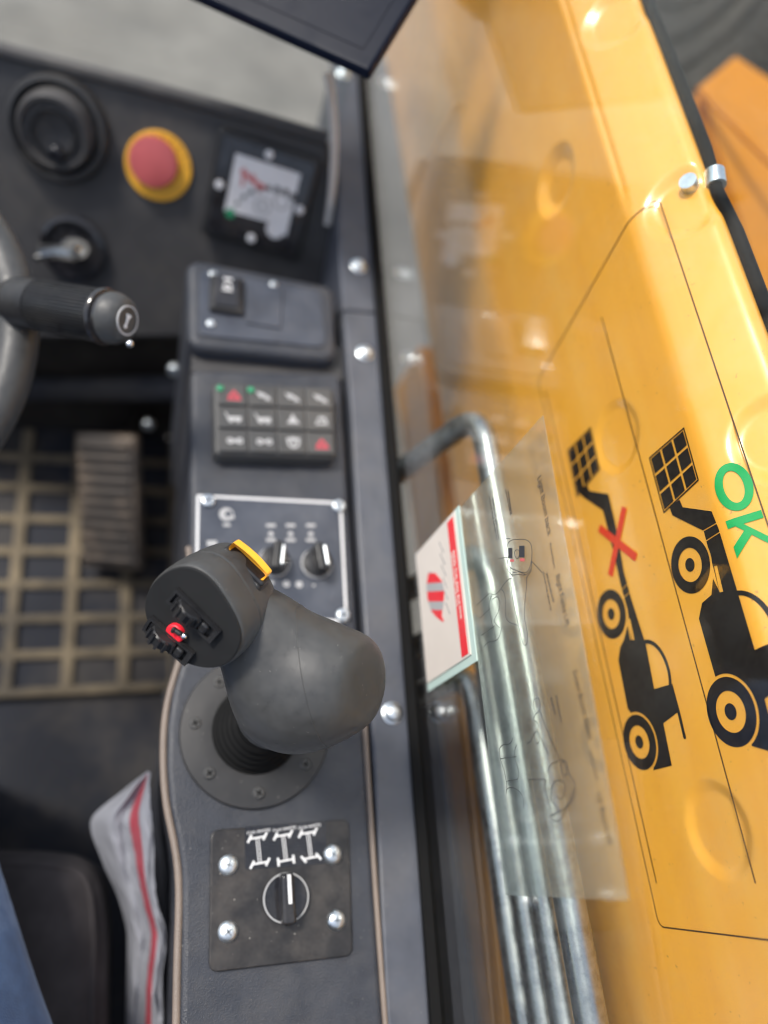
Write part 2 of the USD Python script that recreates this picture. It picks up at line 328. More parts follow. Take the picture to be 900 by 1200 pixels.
# ------------------------------------------------------------------ cab shell
cab = thing('cab_wall', (-.3, .6, -.52), 'dark painted footwell bulkhead and lower walls of the cab', 'cab wall')
_db = DASH.at(*DASH.loc((100, 397)), -.05)
b = trimesh.creation.box([1.3, .03, _db[2] + .53]); b.apply_translation([-.35, _db[1] + .03, (_db[2] - .53) / 2]); part(cab, 'bulkhead', b, 'under_dark', False)
b = trimesh.creation.box([.03, 1.3, .62]); b.apply_translation([-.98, .14, -.22]); part(cab, 'left_panel', b, 'under_dark', False)
b = trimesh.creation.box([1.3, .03, 1.0]); b.apply_translation([-.35, -.52, -.03]); part(cab, 'rear_panel', b, 'under_dark', False)
for p in ((204, 433, .90), (174, 497, 1.02)):
    f = Frame(W(*p), ROT[:, 0] * 1.0, [0, .4, 1]); part(cab, 'bolt', f.put(disc(.0075, -.003, .006, 20, .003)), 'zinc')
bar = tube([W(10, 455, 1.03), W(210, 455, 1.0)], .017, 12); part(cab, 'cross_bar', bar, 'floor_rubber')

# ------------------------------------------------------------------ control console
con = thing('control_console', CON.at(.1, .1), 'black textured armrest console carrying the joystick and switch panels', 'console')
L = [(400, 436), (408, 560), (414, 640), (424, 790), (431, 900), (441, 1050), (450, 1180), (462, 1320), (206, 1320), (208, 1200), (210, 1100), (210, 1020), (205, 985), (197, 945), (193, 900), (194, 850), (200, 810), (212, 772), (220, 735), (221, 640), (222, 520), (223, 432)]
lower = round_poly(CON.locs(L), .007)
part(con, 'console_body', prism(lower, -.30, 0, .006, n=360), 'console_plastic', 50)
U = [(223, 322), (391, 350), (395, 418), (222, 400)]
upo = CON.locs([(218, 302), (392, 336), (396, 425), (219, 408)])
part(con, 'upper_module', prism(round_poly(upo, .014), -.30, .002, .008, n=200), 'console_plastic', 50)
mid = CON.locs([(224, 392), (397, 410), (400, 450), (224, 440)], -.02)
part(con, 'bridge', prism(sg.Polygon(mid), -.30, -.014), 'dash_plastic', False)
up_in = flat(CON, [(234, 316), (376, 342), (382, 408), (232, 393)], .003)
part(con, 'module_plate', prism(round_poly(np.array(up_in.exterior.coords)[:-1], .008), .0022, .0042, .001), 'panel_grey', 40)
left = [(221, 640), (220, 735), (211, 772), (199, 812), (193, 850), (192, 900), (196, 945), (204, 985), (209, 1020), (209, 1100), (207, 1200), (205, 1320)]
lp = np.column_stack([spline(CON.locs(left), 140), np.full(140, -.003)])
part(con, 'edge_trim', tube(lp, .0028, 10), 'trim_tan', 60, label='tan piping along the left edge')
rt = [(425, 800), (431.5, 900), (441.5, 1050), (451, 1180), (462, 1320)]
rp = np.column_stack([spline(CON.locs(rt), 80), np.full(80, -.002)])
part(con, 'edge_trim', tube(rp, .0022, 10), 'trim_tan', 60, label='tan piping along the right edge')

# rocker switch, blanking plate on the upper module
rk = thing('rocker_switch', CON.at(*CON.loc((266, 345))), 'small black rocker switch at the front end of the console', 'switch')
c = CON.loc((266, 343), .01); fr = CON.sub(*c, .0042, -.05)
part(rk, 'bezel', fr.put(rbox(.032, .043, .006, .0025, 12)), 'black_plastic')
part(rk, 'rocker', fr.put(trimesh.Trimesh(shift(rbox(.024, .034, .007, .002, 12), 0, 0, .003).apply_transform(trimesh.transformations.rotation_matrix(.12, [1, 0, 0])).vertices, rbox(.024, .034, .007, .002, 12).faces)), 'gloss_black')
part(rk, 'legend', fr.put(cat([prism(sg.Point(0, .003).buffer(.004).difference(sg.Point(0, .003).buffer(.0026)), .0108, .0111), prism(sg.box(-.005, -.002, .005, -.0008), .0108, .0111), prism(sg.box(-.004, .010, .004, .0125), .0116, .012)])), 'white_print', False)
for p in ((250, 321), (247, 379), (321, 333)): part(rk, 'screw', CON.sub(*CON.loc(p, .005), .0042).put(disc(.004, 0, .0022, 16, .0015)), 'zinc')
bl = CON.loc((310, 357), .006); part(con, 'blanking_cover', CON.sub(*bl, .0042, -.08).put(rbox(.034, .050, .002, .0009, 10)), 'panel_grey')

# ------------------------------------------------------------------ keypad
kp = thing('keypad', CON.at(*CON.loc((322, 497))), 'grey twelve key keypad with pictogram keys and two green lights', 'keypad')
KZ = .016
kq = CON.locs([(249, 447), (392, 454), (394.5, 537), (250.5, 533)], KZ)
part(kp, 'housing', prism(round_poly(kq, .005), .0005, KZ, .004, n=120), 'key_grey', 50)
def bil(q, a, b): return (1 - a) * (1 - b) * q[0] + a * (1 - b) * q[1] + a * b * q[2] + (1 - a) * b * q[3]
random.seed(3)
for j in range(3):
    for i in range(4):
        a, bq = .150 + i * .236, .19 + j * .315
        cc = bil(kq, a, bq); fr = CON.sub(*cc, KZ, math.atan2(*(kq[1] - kq[0])[::-1]))
        k = part(kp, 'key', fr.put(prism(round_poly([(-.0125, -.0108), (.0125, -.0108), (.0125, .0108), (-.0125, .0108)], .002), -.001, .0026, .0012, n=60)), 'key_grey', 50)
        red = (i, j) in ((0, 0), (3, 2)); sh = []
        if red: sh = [sg.Polygon([(-.006, -.003), (.006, -.003), (0, .005)]).difference(sg.Polygon([(-.0025, -.0018), (.0025, -.0018), (0, .0022)])), sg.box(-.006, -.0055, .006, -.004)]
        elif j == 0: sh = [ribbon([(-.006, .004), (-.002, .001), (.001, .001), (.006, -.004)], .0018), sg.Point(-.002, .001).buffer(.0026), sg.Point(.003, -.002).buffer(.0022)]
        elif j == 1 and i < 2: sh = [sg.box(-.006, -.003, .006, .001), ribbon([(-.006, .001), (-.0075, .005)], .0014), sg.Point(-.003, -.003).buffer(.002), sg.Point(.003, -.003).buffer(.002)]
        elif i == 2: sh = [sg.Polygon([(-.006, -.004), (.006, -.004), (.003, .000), (0, .006), (-.003, .000)])] if j == 1 else [sg.Point(0, 0).buffer(.0055).difference(sg.Point(0, 0).buffer(.0036)), sg.box(-.006, .002, .006, .0045), sg.box(-.0008, -.004, .0008, .004)]
        elif i == 3: sh = [sg.Polygon([(-.006, -.004), (.006, -.004), (.004, .004), (-.002, .004)]).difference(sg.box(-.003, -.002, .003, .001))]
        else: sh = [sg.Point(-.004, 0).buffer(.003).difference(sg.Point(-.004, 0).buffer(.0015)), sg.Point(.004, 0).buffer(.003).difference(sg.Point(.004, 0).buffer(.0015)), sg.box(-.004, -.0015 + .001 * i, .004, .0012)]
        part(k, 'pictogram', fr.put(prism(shift_poly if False else sa.translate(unary_union(sh), .0015, -.0005), .0026, .0028)), 'key_red' if red else 'key_print', False)
for p in ((258, 455), (294, 457)):
    part(kp, 'indicator_light', CON.sub(*CON.loc(p, KZ + .003), KZ + .0022).put(disc(.0032, -.001, .0022, 16, .0015)), 'green_led')

# ------------------------------------------------------------------ switch panel with two knobs
sp = thing('switch_panel', CON.at(*CON.loc((318, 655))), 'grey switch panel with white border and two small black knobs', 'switch panel')
sq = CON.locs([(228.5, 578), (402, 587), (409.5, 732), (226, 722)], .002)
spo = round_poly(sq, .003); part(sp, 'plate', prism(spo, .0006, .0022, .0008), 'panel_grey', 40)
part(sp, 'border_line', prism(spo.buffer(-.0014).difference(spo.buffer(-.0036)), .0022, .0025), 'white_print', False)
for p in ((244, 587), (397, 593), (402, 721)):
    fr = CON.sub(*CON.loc(p, .003), .0024, p[0]); s = part(sp, 'screw', fr.put(disc(.0060, 0, .003, 24, .0022)), 'zinc')
    part(s, 'slot', fr.put(cat([shift(trimesh.creation.box([.006, .0011, .0004]), 0, 0, .0031), shift(trimesh.creation.box([.0011, .006, .0004]), 0, 0, .0031)])), 'rubber', False)
def bar_knob(parent, fr, r, hgt, ang, mat='gloss_black'):
    f = Frame(fr.o, *(lambda s: (s.u, s.v))(fr.sub(0, 0, 0, ang)))
    base = part(parent, 'knob', f.put(cat([lathe([(0, 0), (r, 0), (r * .97, hgt * .35), (r * .55, hgt * .42), (0, hgt * .42)], 40), shift(rbox(r * .62, r * 2.0, hgt, r * .2, 12), 0, 0, 0)])), mat, 40)
    part(base, 'skirt_ring', f.put(lathe([(r * 1.0, 0), (r * 1.09, 0), (r * 1.06, hgt * .12), (r * 1.0, hgt * .13)], 48)), 'grey_print', 40)
    return base, f
for p in ((322, 657), (372, 659)):
    kb, f = bar_knob(sp, CON.sub(*CON.loc(p, .006), .0022), .0125, .020, -.15 if p[0] < 340 else .1, 'black_plastic')
    part(kb, 'metal_insert', f.put(shift(rbox(.0028, .018, .012, .0012, 8), .0042, 0, .009)), 'zinc')
pr = []
for px in (317, 340, 363.5):
    for k, py in enumerate((617, 627, 634)):
        a = CON.loc((px, py)); pr.append(prism(sa.translate(sg.box(-.004, -.0014, .004, .0014) if k != 1 else sg.Point(0, 0).buffer(.0022), *a), .0022, .0025))
for p, r in (((318, 684), .0018), ((335, 685), .003), ((350, 686), .003), ((367, 687), .0012)): pr.append(prism(sg.Point(*CON.loc(p)).buffer(r), .0022, .0025))
a = CON.loc((265, 604)); pr.append(prism(sa.translate(unary_union([sg.Point(0, 0).buffer(.006).difference(sg.Point(.002, 0).buffer(.0032)), sg.box(.002, -.004, .0065, -.001), sg.box(-.003, -.011, .003, -.0085)]), *a), .0022, .0025))
a = CON.loc((248, 638)); pr.append(prism(sa.translate(sg.box(-.004, -.0025, .004, .0025), *a), .0022, .0025))
for m_ in pr: part(sp, 'printed_symbol', m_, 'key_print', False)

# ------------------------------------------------------------------ steering mode plate
mp = thing('selector_plate', CON.at(*CON.loc((330, 1050))), 'black plate with rotary selector knob, three steering symbols and four screws', 'selector')
mq = CON.locs([(247, 973), (408.5, 960), (413.5, 1120), (245, 1140)], .003)
mpo = round_poly(mq, .005); part(mp, 'plate', prism(mpo, .0004, .003, .001, n=160), 'plate_black', 40)
dl = CON.locs([(287, 969), (382, 962), (383, 1012), (287, 1019)], .003)
dlp = round_poly(dl, .002); part(mp, 'symbol_label', prism(dlp, .003, .0033), 'gloss_black', False)
for p in ((268, 1013.5), (391, 1001), (267.5, 1092), (395, 1078.5)):
    fr = CON.sub(*CON.loc(p, .006), .0031, p[0] * 1.3)
    s = part(mp, 'screw', fr.put(lathe([(0, 0), (.0068, 0), (.0068, .0006), (.0062, .0022), (.0045, .0034), (.002, .0040), (0, .0041)], 32)), 'zinc', 40)
    part(s, 'cross_slot', fr.put(cat([shift(trimesh.creation.box([.0056, .0011, .0007]), 0, 0, .0038), shift(trimesh.creation.box([.0011, .0056, .0007]), 0, 0, .0038)])), 'steel_pipe', False)
kc = CON.loc((335, 1052), .006); fr = CON.sub(*kc, .003)
kb = part(mp, 'knob', fr.put(cat([lathe([(0, 0), (.0155, 0), (.0152, .0035), (.0145, .0042), (.004, .0034), (0, .0034)], 56), shift(rbox(.0098, .0325, .0155, .0028, 14), 0, -.0005, 0)])), 'gloss_black', 40)
part(kb, 'skirt_ring', fr.put(lathe([(.0150, .0030), (.0160, .0030), (.0160, .0046), (.0150, .0046)], 64)), 'key_print', 40)
part(kb, 'pointer_line', fr.put(shift(rbox(.0026, .0185, .0008, .0003, 6), .0008, .0055, .0153)), 'white_print', False)
part(kb, 'bushing', fr.put(lathe([(0, -.002), (.0165, -.002), (.0163, .0003), (0, .0004)], 48)), 'black_plastic')
def steer_icon(front, rear):
    sh = [sg.box(-.0012, -.0085, -.0006, .0085).union(sg.box(.0006, -.0085, .0012, .0085)), sg.box(-.0050, .0078, .0050, .0090), sg.box(-.0050, -.0090, .0050, -.0078)]
    for (y, ang) in ((.0085, front), (-.0085, rear)):
        for x in (-.0055, .0055): sh.append(sa.rotate(sg.box(x - .0008, y - .0028, x + .0008, y + .0028), ang, origin=(x, y)))
    return unary_union(sh)
for (px, py), fr_, re_, nm in (((303, 996.5), -35, -35, 'Crab steering'), ((333.3, 993.5), -35, 0, 'Front steering'), ((362.5, 990.5), -35, 35, 'Circle steering')):
    a = CON.loc((px, py), .003); part(mp, 'steering_symbol', prism(sa.translate(sa.rotate(steer_icon(fr_, re_), 4, origin=(0, 0)), *a), .0033, .0036), 'white_print', False)
    a = CON.loc((px, py - 22), .003); tx = text(nm, .0021, 0, 0, .07, .0003, False, True); tx.apply_scale([.0165 / np.ptp(tx.bounds[:, 0]), 1, 1])
    part(mp, 'lettering', shift(tx, a[0], a[1], .0033), 'white_print', False)

# ------------------------------------------------------------------ joystick
js = thing('joystick', CON.at(.087, .092), 'dark grey multifunction joystick with red centre button and yellow trigger', 'joystick')
JC = np.array([.0875, .0925]); fr = CON.sub(*JC, .0004)
part(js, 'base_ring', fr.put(lathe([(.0305, 0), (.0565, 0), (.0565, .0018), (.0555, .003), (.044, .0046), (.0335, .0052), (.032, .0042), (.0305, .002)], 80)), 'ring_plastic', 40)
for k, sp_ in enumerate(((253, 795), (223, 847), (253, 899), (303, 923), (351, 891), (372, 850))):
    _q = CON.loc(sp_, .0045) - JC; a = math.atan2(_q[1], _q[0]); f = fr.sub(.0455 * math.cos(a), .0455 * math.sin(a), .0042, k * 1.9)
    s = part(js, 'screw', f.put(lathe([(0, 0), (.0046, 0), (.0046, .0006), (.0036, .0016), (0, .0017)], 28)), 'key_grey', 40)
    part(s, 'cross_slot', f.put(cat([shift(trimesh.creation.box([.005, .001, .0006]), 0, 0, .0016), shift(trimesh.creation.box([.001, .005, .0006]), 0, 0, .0016)])), 'rubber', False)
bel = [(.0325, .0)]
for k in range(5):
    r, z = .0325 - .0028 * k, .003 + .0062 * k
    bel += [(r, z), (r + .0004, z + .0016), (r - .0006, z + .0032), (r - .0036, z + .0040), (r - .0040, z + .0056)]
bel += [(.017, .034), (0, .034)]
part(js, 'bellows', fr.put(lathe(bel, 64)), 'rubber', 60)
# hand grip: blended round cones
HF_T = .425
vv = -ray((226, 724)); vv /= np.linalg.norm(vv)
latw = ROT @ np.array([-.80, -.60, 0.0]); latw -= (latw @ vv) * vv; latw /= np.linalg.norm(latw)
HN = math.cos(math.radians(41)) * vv + math.sin(math.radians(41)) * latw
HO = W(226, 722, HF_T)
_u = ROT @ np.array([1., 0, 0]); HEAD = Frame(HO, _u - (_u @ HN) * HN, np.cross(HN, _u - (_u @ HN) * HN))
GN = ROT @ np.array([.88, .02, .47]); GN /= np.linalg.norm(GN)
def rcone(P, a, b, ra, rb):
    ab = b - a; t = np.clip(((P - a) @ ab) / (ab @ ab), 0, 1); return np.linalg.norm(P - a - t[:, None] * ab, axis=1) - (ra + (rb - ra) * t)
GA = W(322, 832, .525); GB = W(346, 802, .475); GC = W(411, 797, .470); GD = W(307, 746, .464); GE = HO - HN * .034; GF = W(378, 799, .468)
CONES = [(GA, GB, .026, .0320), (GB, GF, .0325, .0292), (GF, GC, .0292, .0250), (GB, GD, .0315, .0222), (GD, GE, .0225, .017)]
def grip_sdf(P):
    ds = np.stack([rcone(P, *c) for c in CONES]); k = 130.0
    d = -np.log(np.exp(-k * ds).sum(0)) / k
    pl_ = (P - GC) @ GN - .0145                    # the flattened end facing the window
    return np.log(np.exp(420 * np.clip(d, -.1, .1)) + np.exp(420 * np.clip(pl_, -.1, .1))) / 420
def sdf_mesh(f, lo, hi, edge):
    # sampled on a grid first, then read back by manifold's level set
    from scipy.interpolate import RegularGridInterpolator
    ax = [np.arange(lo[i], hi[i] + edge, edge) for i in range(3)]
    G = np.stack(np.meshgrid(*ax, indexing='ij'), -1); D = f(G.reshape(-1, 3)).reshape(G.shape[:3])
    lo_ = np.asarray(lo); sh = np.array(D.shape) - 1; Dl = D
    def q(x, y, z):
        i = (x - lo_[0]) / edge, (y - lo_[1]) / edge, (z - lo_[2]) / edge
        a = [min(max(int(v), 0), int(s) - 1) for v, s in zip(i, sh)]; w = [min(max(v - k, 0.0), 1.0) for v, k in zip(i, a)]
        s = 0.0
        for dx in (0, 1):
            for dy in (0, 1):
                for dz in (0, 1): s += (w[0] if dx else 1 - w[0]) * (w[1] if dy else 1 - w[1]) * (w[2] if dz else 1 - w[2]) * Dl[a[0] + dx, a[1] + dy, a[2] + dz]
        return -s
    m = mani(m3.Manifold.level_set(q, [*lo, *hi], edge)); 
    trimesh.smoothing.filter_taubin(m, iterations=12); return m
pts = np.array([c[0] for c in CONES] + [c[1] for c in CONES])
grip = sdf_mesh(grip_sdf, pts.min(0) - .048, pts.max(0) + .048, .0028)
part(js, 'hand_grip', grip, 'grip_plastic', True)
for ln_ in grip.section(plane_origin=W(362, 790, .45), plane_normal=ROT @ np.array([.97, .22, .1])).discrete: part(js, 'mould_seam', tube(ln_[:-1], .00028, 6, closed=True), 'grip_plastic', 60)
FO = [(170, 712), (174, 692), (188, 674), (207, 664), (226, 664), (244, 674), (262, 696), (277, 722), (284, 746), (279, 764), (266, 778), (246, 783), (222, 778), (200, 767), (182, 747)]
fo = spline(np.vstack([HEAD.locs(FO), HEAD.loc(FO[0])]), 120)[:-1]
fop = sg.Polygon(fo)
def shell(poly_scale_z):                         # loft of the head outline through depths
    ring0 = resample(np.array(sg.polygon.orient(fop, 1).exterior.coords)[:-1], 120); c = ring0.mean(0); V, F = [], []
    for sc, z in poly_scale_z: V.append(np.column_stack([c + (ring0 - c) * sc, np.full(120, z)]))
    for k in range(len(V) - 1):
        for i in range(120):
            j = (i + 1) % 120; F += [(k * 120 + i, k * 120 + j, (k + 1) * 120 + j), (k * 120 + i, (k + 1) * 120 + j, (k + 1) * 120 + i)]
    V.append(c_ := np.array([[*c, poly_scale_z[-1][1]]])); n = len(V) - 1
    for i in range(120): F.append((( n - 1) * 120 + i, (n - 1) * 120 + (i + 1) % 120, n * 120))
    return trimesh.Trimesh(np.vstack(V), F, process=False)
hd = part(js, 'head', HEAD.put(shell([(.70, -.054), (.86, -.050), (.96, -.043), (1.0, -.034), (1.035, -.0222), (1.035, -.0205), (1.022, -.0200), (1.022, -.0193), (1.035, -.0188), (1.04, -.012), (1.035, -.006), (1.02, -.0022), (.995, -.0006), (.97, -.0002)])), 'grip_plastic', 60)
part(hd, 'face_plate', HEAD.put(shell([(.985, -.002), (.985, .0004), (.975, .0010), (.95, .0012)])), 'face_plastic', 35)
for (a, c) in (((205, 694), (256, 744)), ((176, 727), (226, 770))):
    A, C = HEAD.loc(a), HEAD.loc(c); mid = (A + C) / 2; ang = math.atan2(*(C - A)[::-1]); ln = np.linalg.norm(C - A)
    f = HEAD.sub(*mid, .001, ang)
    wdt = .0106
    o = sg.box(-ln / 2, -wdt / 2, ln / 2, wdt / 2); slot = sg.box(-ln / 2 + .0018, -wdt / 2 + .0014, ln / 2 - .003, wdt / 2 - .0014)
    hs = part(js, 'roller_housing', f.put(cat([prism(o.difference(slot), 0, .0034), prism(o, -.0005, .0006)])), 'black_plastic', 25)
    wheels = [lathe([(0, -.0036), (.0078, -.0036), (.0086, -.0028), (.0086, .0028), (.0078, .0036), (0, .0036)], 40)]
    for k in range(13):
        th = k / 13 * 2 * math.pi; rb = trimesh.creation.box([.0022, .0017, .0068]); rb.apply_translation([.0090, 0, 0])
        rb.apply_transform(trimesh.transformations.rotation_matrix(th, [0, 0, 1])); wheels.append(rb)
    wm = cat(wheels); wm.apply_transform(trimesh.transformations.rotation_matrix(math.pi / 2, [1, 0, 0])); wm.apply_translation([-.0035, 0, .0008])
    part(hs, 'thumb_roller', f.put(wm), 'black_plastic', 30)
    part(hs, 'pin', f.put(shift(rbox(.005, .0062, .0035, .0014, 10), .0085, 0, .0015)), 'black_plastic', 40)
f = HEAD.sub(*HEAD.loc((208.5, 739.5)), .0012)
part(js, 'red_button', f.put(disc(.0056, 0, .0030, 36, .0012)), 'red_rubber', 40)
f2 = HEAD.sub(*HEAD.loc((213.5, 736)), .0030, -.5); part(js, 'toggle', f2.put(cat([rbox(.0060, .0028, .0034, .0012, 10), shift(rbox(.0024, .0040, .003, .0011, 10), -.0022, 0, .001)])), 'black_plastic', 40)
part(js, 'toggle_tip', HEAD.sub(*HEAD.loc((219, 742.5)), .0028).put(trimesh.creation.icosphere(2, .0021)), 'chrome', True)
# trigger block on the far side of the head
_tu = ROT @ np.array([-.745, .665, 0]); _tu -= (_tu @ HN) * HN
TB = Frame(W(287, 664, .446), _tu, HN)                     # n points out of the head's side
tb0 = part(js, 'trigger_socket', TB.put(cat([shift(rbox(.0335, .016, .016, .004, 14), .000, 0, -.0145), shift(rbox(.0315, .010, .004, .0018, 10), 0, 0, -.0005)])), 'black_plastic', 40)
arc = [(x, .0050 + .0016 * math.cos(x / .0135 * 1.4)  ) for x in np.linspace(-.0125, .0125, 17)]
tr = sg.Polygon(arc + [(.0125, .0022), (.006, .0006), (-.006, .0006), (-.0125, .0022)]).buffer(.0012)
tm = prism(tr, -.0035, .0035, .0012, n=90); tm.apply_transform(trimesh.transformations.rotation_matrix(math.pi / 2, [1, 0, 0])); tm.apply_translation([0, 0, .0026])
part(js, 'trigger', TB.put(tm), 'trigger_yellow', 40)

# ------------------------------------------------------------------ sill rail under the window
rl = thing('window_sill', (.21, .2, 0), 'grey painted sill rail with zinc bolts between console and window', 'sill')
RL = [(393, 60), (397, 300), (411, 480), (420, 640), (432, 800), (441, 950), (452, 1180), (462, 1320), (513, 1320), (505, 1200), (490, 960), (471, 720), (453, 520), (437, 310), (418, 60)]
ro = sg.Polygon(CON.locs(RL)).buffer(.001).buffer(-.001)
seam = CON.locs([(380, 361), (460, 368)]); sm = sg.LineString(seam).buffer(.0006)
rp_ = list(ro.difference(sm).geoms)
for gq in rp_: part(rl, 'rail', prism(gq.buffer(0), -.10, 0.0, .003, n=240), 'rail_paint', 40)
for p in ((403, 84), (421, 310), (428.5, 412), (461, 835), (480, 1260)):
    f = CON.sub(*CON.loc(p, .003), 0); bo = part(rl, 'bolt', f.put(lathe([(0, 0), (.0088, 0), (.0088, .0012), (.0072, .0020), (.0066, .0042), (.0045, .0058), (0, .0062)], 32)), 'zinc', 40)
# pillar trim at the front of the sill
pt = thing('pillar_trim', W(388, 240, .95), 'pale grey edge strip on the dark pillar beside the gauge', 'trim')
part(pt, 'strip', tube(spline([DASH.at(*DASH.loc(p), .008) for p in ((383, 85), (391, 150), (389, 220), (384, 262))], 30), .0042, 10), 'trim_light', 60)
part(pt, 'pillar', cat([trimesh.convex.convex_hull(np.array([W(388, 40, 1.05), W(402, 40, 1.05), W(386, 270, .90), W(404, 270, .88), W(388, 40, 1.12), W(404, 40, 1.12), W(386, 345, .86), W(400, 345, .84)]))]), 'rail_paint', False)

# ------------------------------------------------------------------ side window
wn = thing('side_window', (.2115, .3, 0), 'large side window pane between the console and the yellow boom', 'window')
gp = trimesh.creation.box([1.75, 1.05, .004]); gp.apply_translation([-.35, .485, -.0035]); part(wn, 'pane', GL.put(gp), 'glass', False)
gs = prism(sg.Polygon([(-.006, -.005), (.0055, -.005), (.0055, .003), (.001, .007), (-.006, .007)]), -1.0, .9)
# seal strip along the foot of the pane: section in (n, v), swept along u
sv = gs.vertices[:, [2, 1, 0]].copy(); sv[:, 2] *= 1
part(wn, 'seal', GL.put(trimesh.Trimesh(sv * [1, 1, -1] + [-.1, -.002, 0.0005], gs.faces[:, ::-1])), 'rubber', 30)

# ------------------------------------------------------------------ printed film on the window
GI = Frame(GL.at(0, 0, .0006), GL.u, GL.v)
fm = thing('instruction_film', GL.at(-.08, .15), 'frosted clear film with printed joystick diagrams stuck on the window', 'film')
fq = GI.locs([(538, 598), (597, 1049), (736, 1048)]); u0, u1 = fq[:, 0].min(), fq[:, 0].max()
v0, v1 = fq[:2, 1].mean(), fq[2, 1]
film = trimesh.creation.box([u1 - u0, v1 - v0, .0008]); film.apply_translation([(u0 + u1) / 2, (v0 + v1) / 2, .0004]); part(fm, 'sheet', GI.put(film), 'film', False)
FI = Frame(GI.at(0, 0, .0015), GL.u, GL.v)
def c1(pts): return [(540 + x / 4.5, 560 + y / 4.5) for x, y in pts]
def c2(pts): return [(560 + x / 4.5, 780 + y / 4.5) for x, y in pts]
def ink(parent, name, lines, mat, w=.00036, smooth=True):
    sh = []
    for l in lines:
        q = FI.locs(l)
        if smooth and len(q) > 3: q = spline(q, len(q) * 6)
        sh.append(sg.LineString(q).buffer(w / 2, cap_style='round'))
    part(parent, name, FI.put(prism(unary_union(sh), 0, .00015)), mat, False)
ink(fm, 'joystick_drawing', [c1(x) for x in (
    [(242, 400), (250, 345), (290, 325), (335, 325), (370, 350), (375, 420), (355, 490), (300, 490), (260, 470), (242, 400)], [(262, 470), (262, 500), (300, 510), (345, 510), (370, 480)], [(250, 430), (245, 480), (275, 520)], [(375, 440), (372, 490), (345, 530)],
    [(262, 530), (275, 640), (305, 780), (345, 880), (352, 860), (340, 760), (340, 640), (348, 525)], [(275, 500), (310, 495), (340, 510)], [(240, 320), (262, 320)], [(200, 425), (250, 420)], [(375, 440), (430, 500)], [(300, 380), (285, 400), (300, 425), (310, 400), (300, 380)])], 'grey_ink')
ink(fm, 'hand_drawing', [c1(x) for x in ([(85, 670), (150, 610)], [(100, 740), (155, 690)], [(110, 830), (180, 780)], [(125, 890), (150, 865), (190, 855), (215, 790)], [(160, 610), (200, 600), (215, 580), (270, 530)], [(215, 590), (235, 640), (240, 740), (250, 755), (300, 780)], [(170, 640), (205, 660), (200, 700), (180, 740), (205, 790)], [(165, 620), (150, 680), (165, 760), (185, 850)])], 'grey_ink')
ink(fm, 'joystick_drawing', [c2(x) for x in (
    [(300, 180), (310, 170), (325, 180), (325, 230), (310, 250), (298, 230), (300, 180)], [(310, 250), (300, 290), (320, 310), (315, 360), (325, 390), (315, 410), (300, 390), (320, 350)], [(325, 230), (360, 330), (430, 490)], [(310, 330), (345, 410), (375, 470)],
    [(370, 560), (380, 530), (420, 505), (450, 500), (475, 560), (510, 620), (510, 680), (470, 750), (410, 820), (385, 800), (430, 770), (490, 700), (505, 650)], [(360, 600), (355, 660), (375, 720), (395, 790), (410, 780)], [(390, 650), (400, 620), (430, 605), (455, 620), (450, 690), (420, 690)], [(440, 780), (385, 700), (390, 650)], [(445, 510), (470, 520), (465, 580), (450, 575), (445, 510)])], 'grey_ink')
ink(fm, 'hand_drawing', [c2(x) for x in ([(115, 440), (130, 420), (170, 410), (185, 380)], [(120, 490), (205, 480)], [(150, 610), (210, 600)], [(150, 675), (225, 670), (240, 700), (240, 750)], [(260, 410), (280, 400), (295, 360)], [(270, 600), (355, 600)], [(115, 440), (120, 490), (135, 540), (150, 610), (150, 675)], [(205, 420), (200, 500), (215, 560), (210, 600)])], 'grey_ink')
bx = lambda a, b: sg.Polygon(FI.locs(c1([(a[0], a[1]), (b[0], a[1]), (b[0], b[1]), (a[0], b[1])])))
part(fm, 'roller_drawing', FI.put(prism(unary_union([bx((252, 370), (274, 425)), bx((310, 358), (338, 420))]), .0002, .0003)), 'grey_ink', False)
part(fm, 'roller_label', FI.put(prism(unary_union([bx((262, 430), (282, 442)), bx((314, 425), (338, 440))]), .0002, .0003)), 'red_ink', False)
def ftext(s, a, b, h, mat='grey_ink', bold=False):
    A, B = FI.loc(a), FI.loc(b); m = meshkit.text_mesh(s, h, .00015, bold); m.apply_scale([np.linalg.norm(B - A) / np.ptp(m.bounds[:, 0]), 1, 1])
    m.apply_transform(trimesh.transformations.rotation_matrix(math.atan2(*(B - A)[::-1]), [0, 0, 1])); m.apply_translation([*A, 0]); part(fm, 'lettering', FI.put(m), mat, False)
ftext('Light Boom back', (630, 560), (642, 628), .0045); ftext('Right Forks Lift', (651, 675), (663, 734), .0045)
ftext('Down Boom down', (671, 787), (689, 866), .0045); ftext('Up Boom lift', (699, 929), (712, 990), .0045)
ftext('function', (644, 637), (649, 666), .002); ftext('function lever', (690, 880), (699, 915), .002)
for k, (a, b) in enumerate((((573, 582), (582, 633)), ((577, 584), (584, 632)), ((592, 574), (598, 604)), ((595, 576), (599, 603)), ((636, 670), (645, 716)), ((640, 672), (648, 706)), ((645, 818), (650, 838)), ((651, 815), (657, 847)))):
    ftext('lever press and turn for' if k % 2 else 'move the lever to', a, b, .0019)

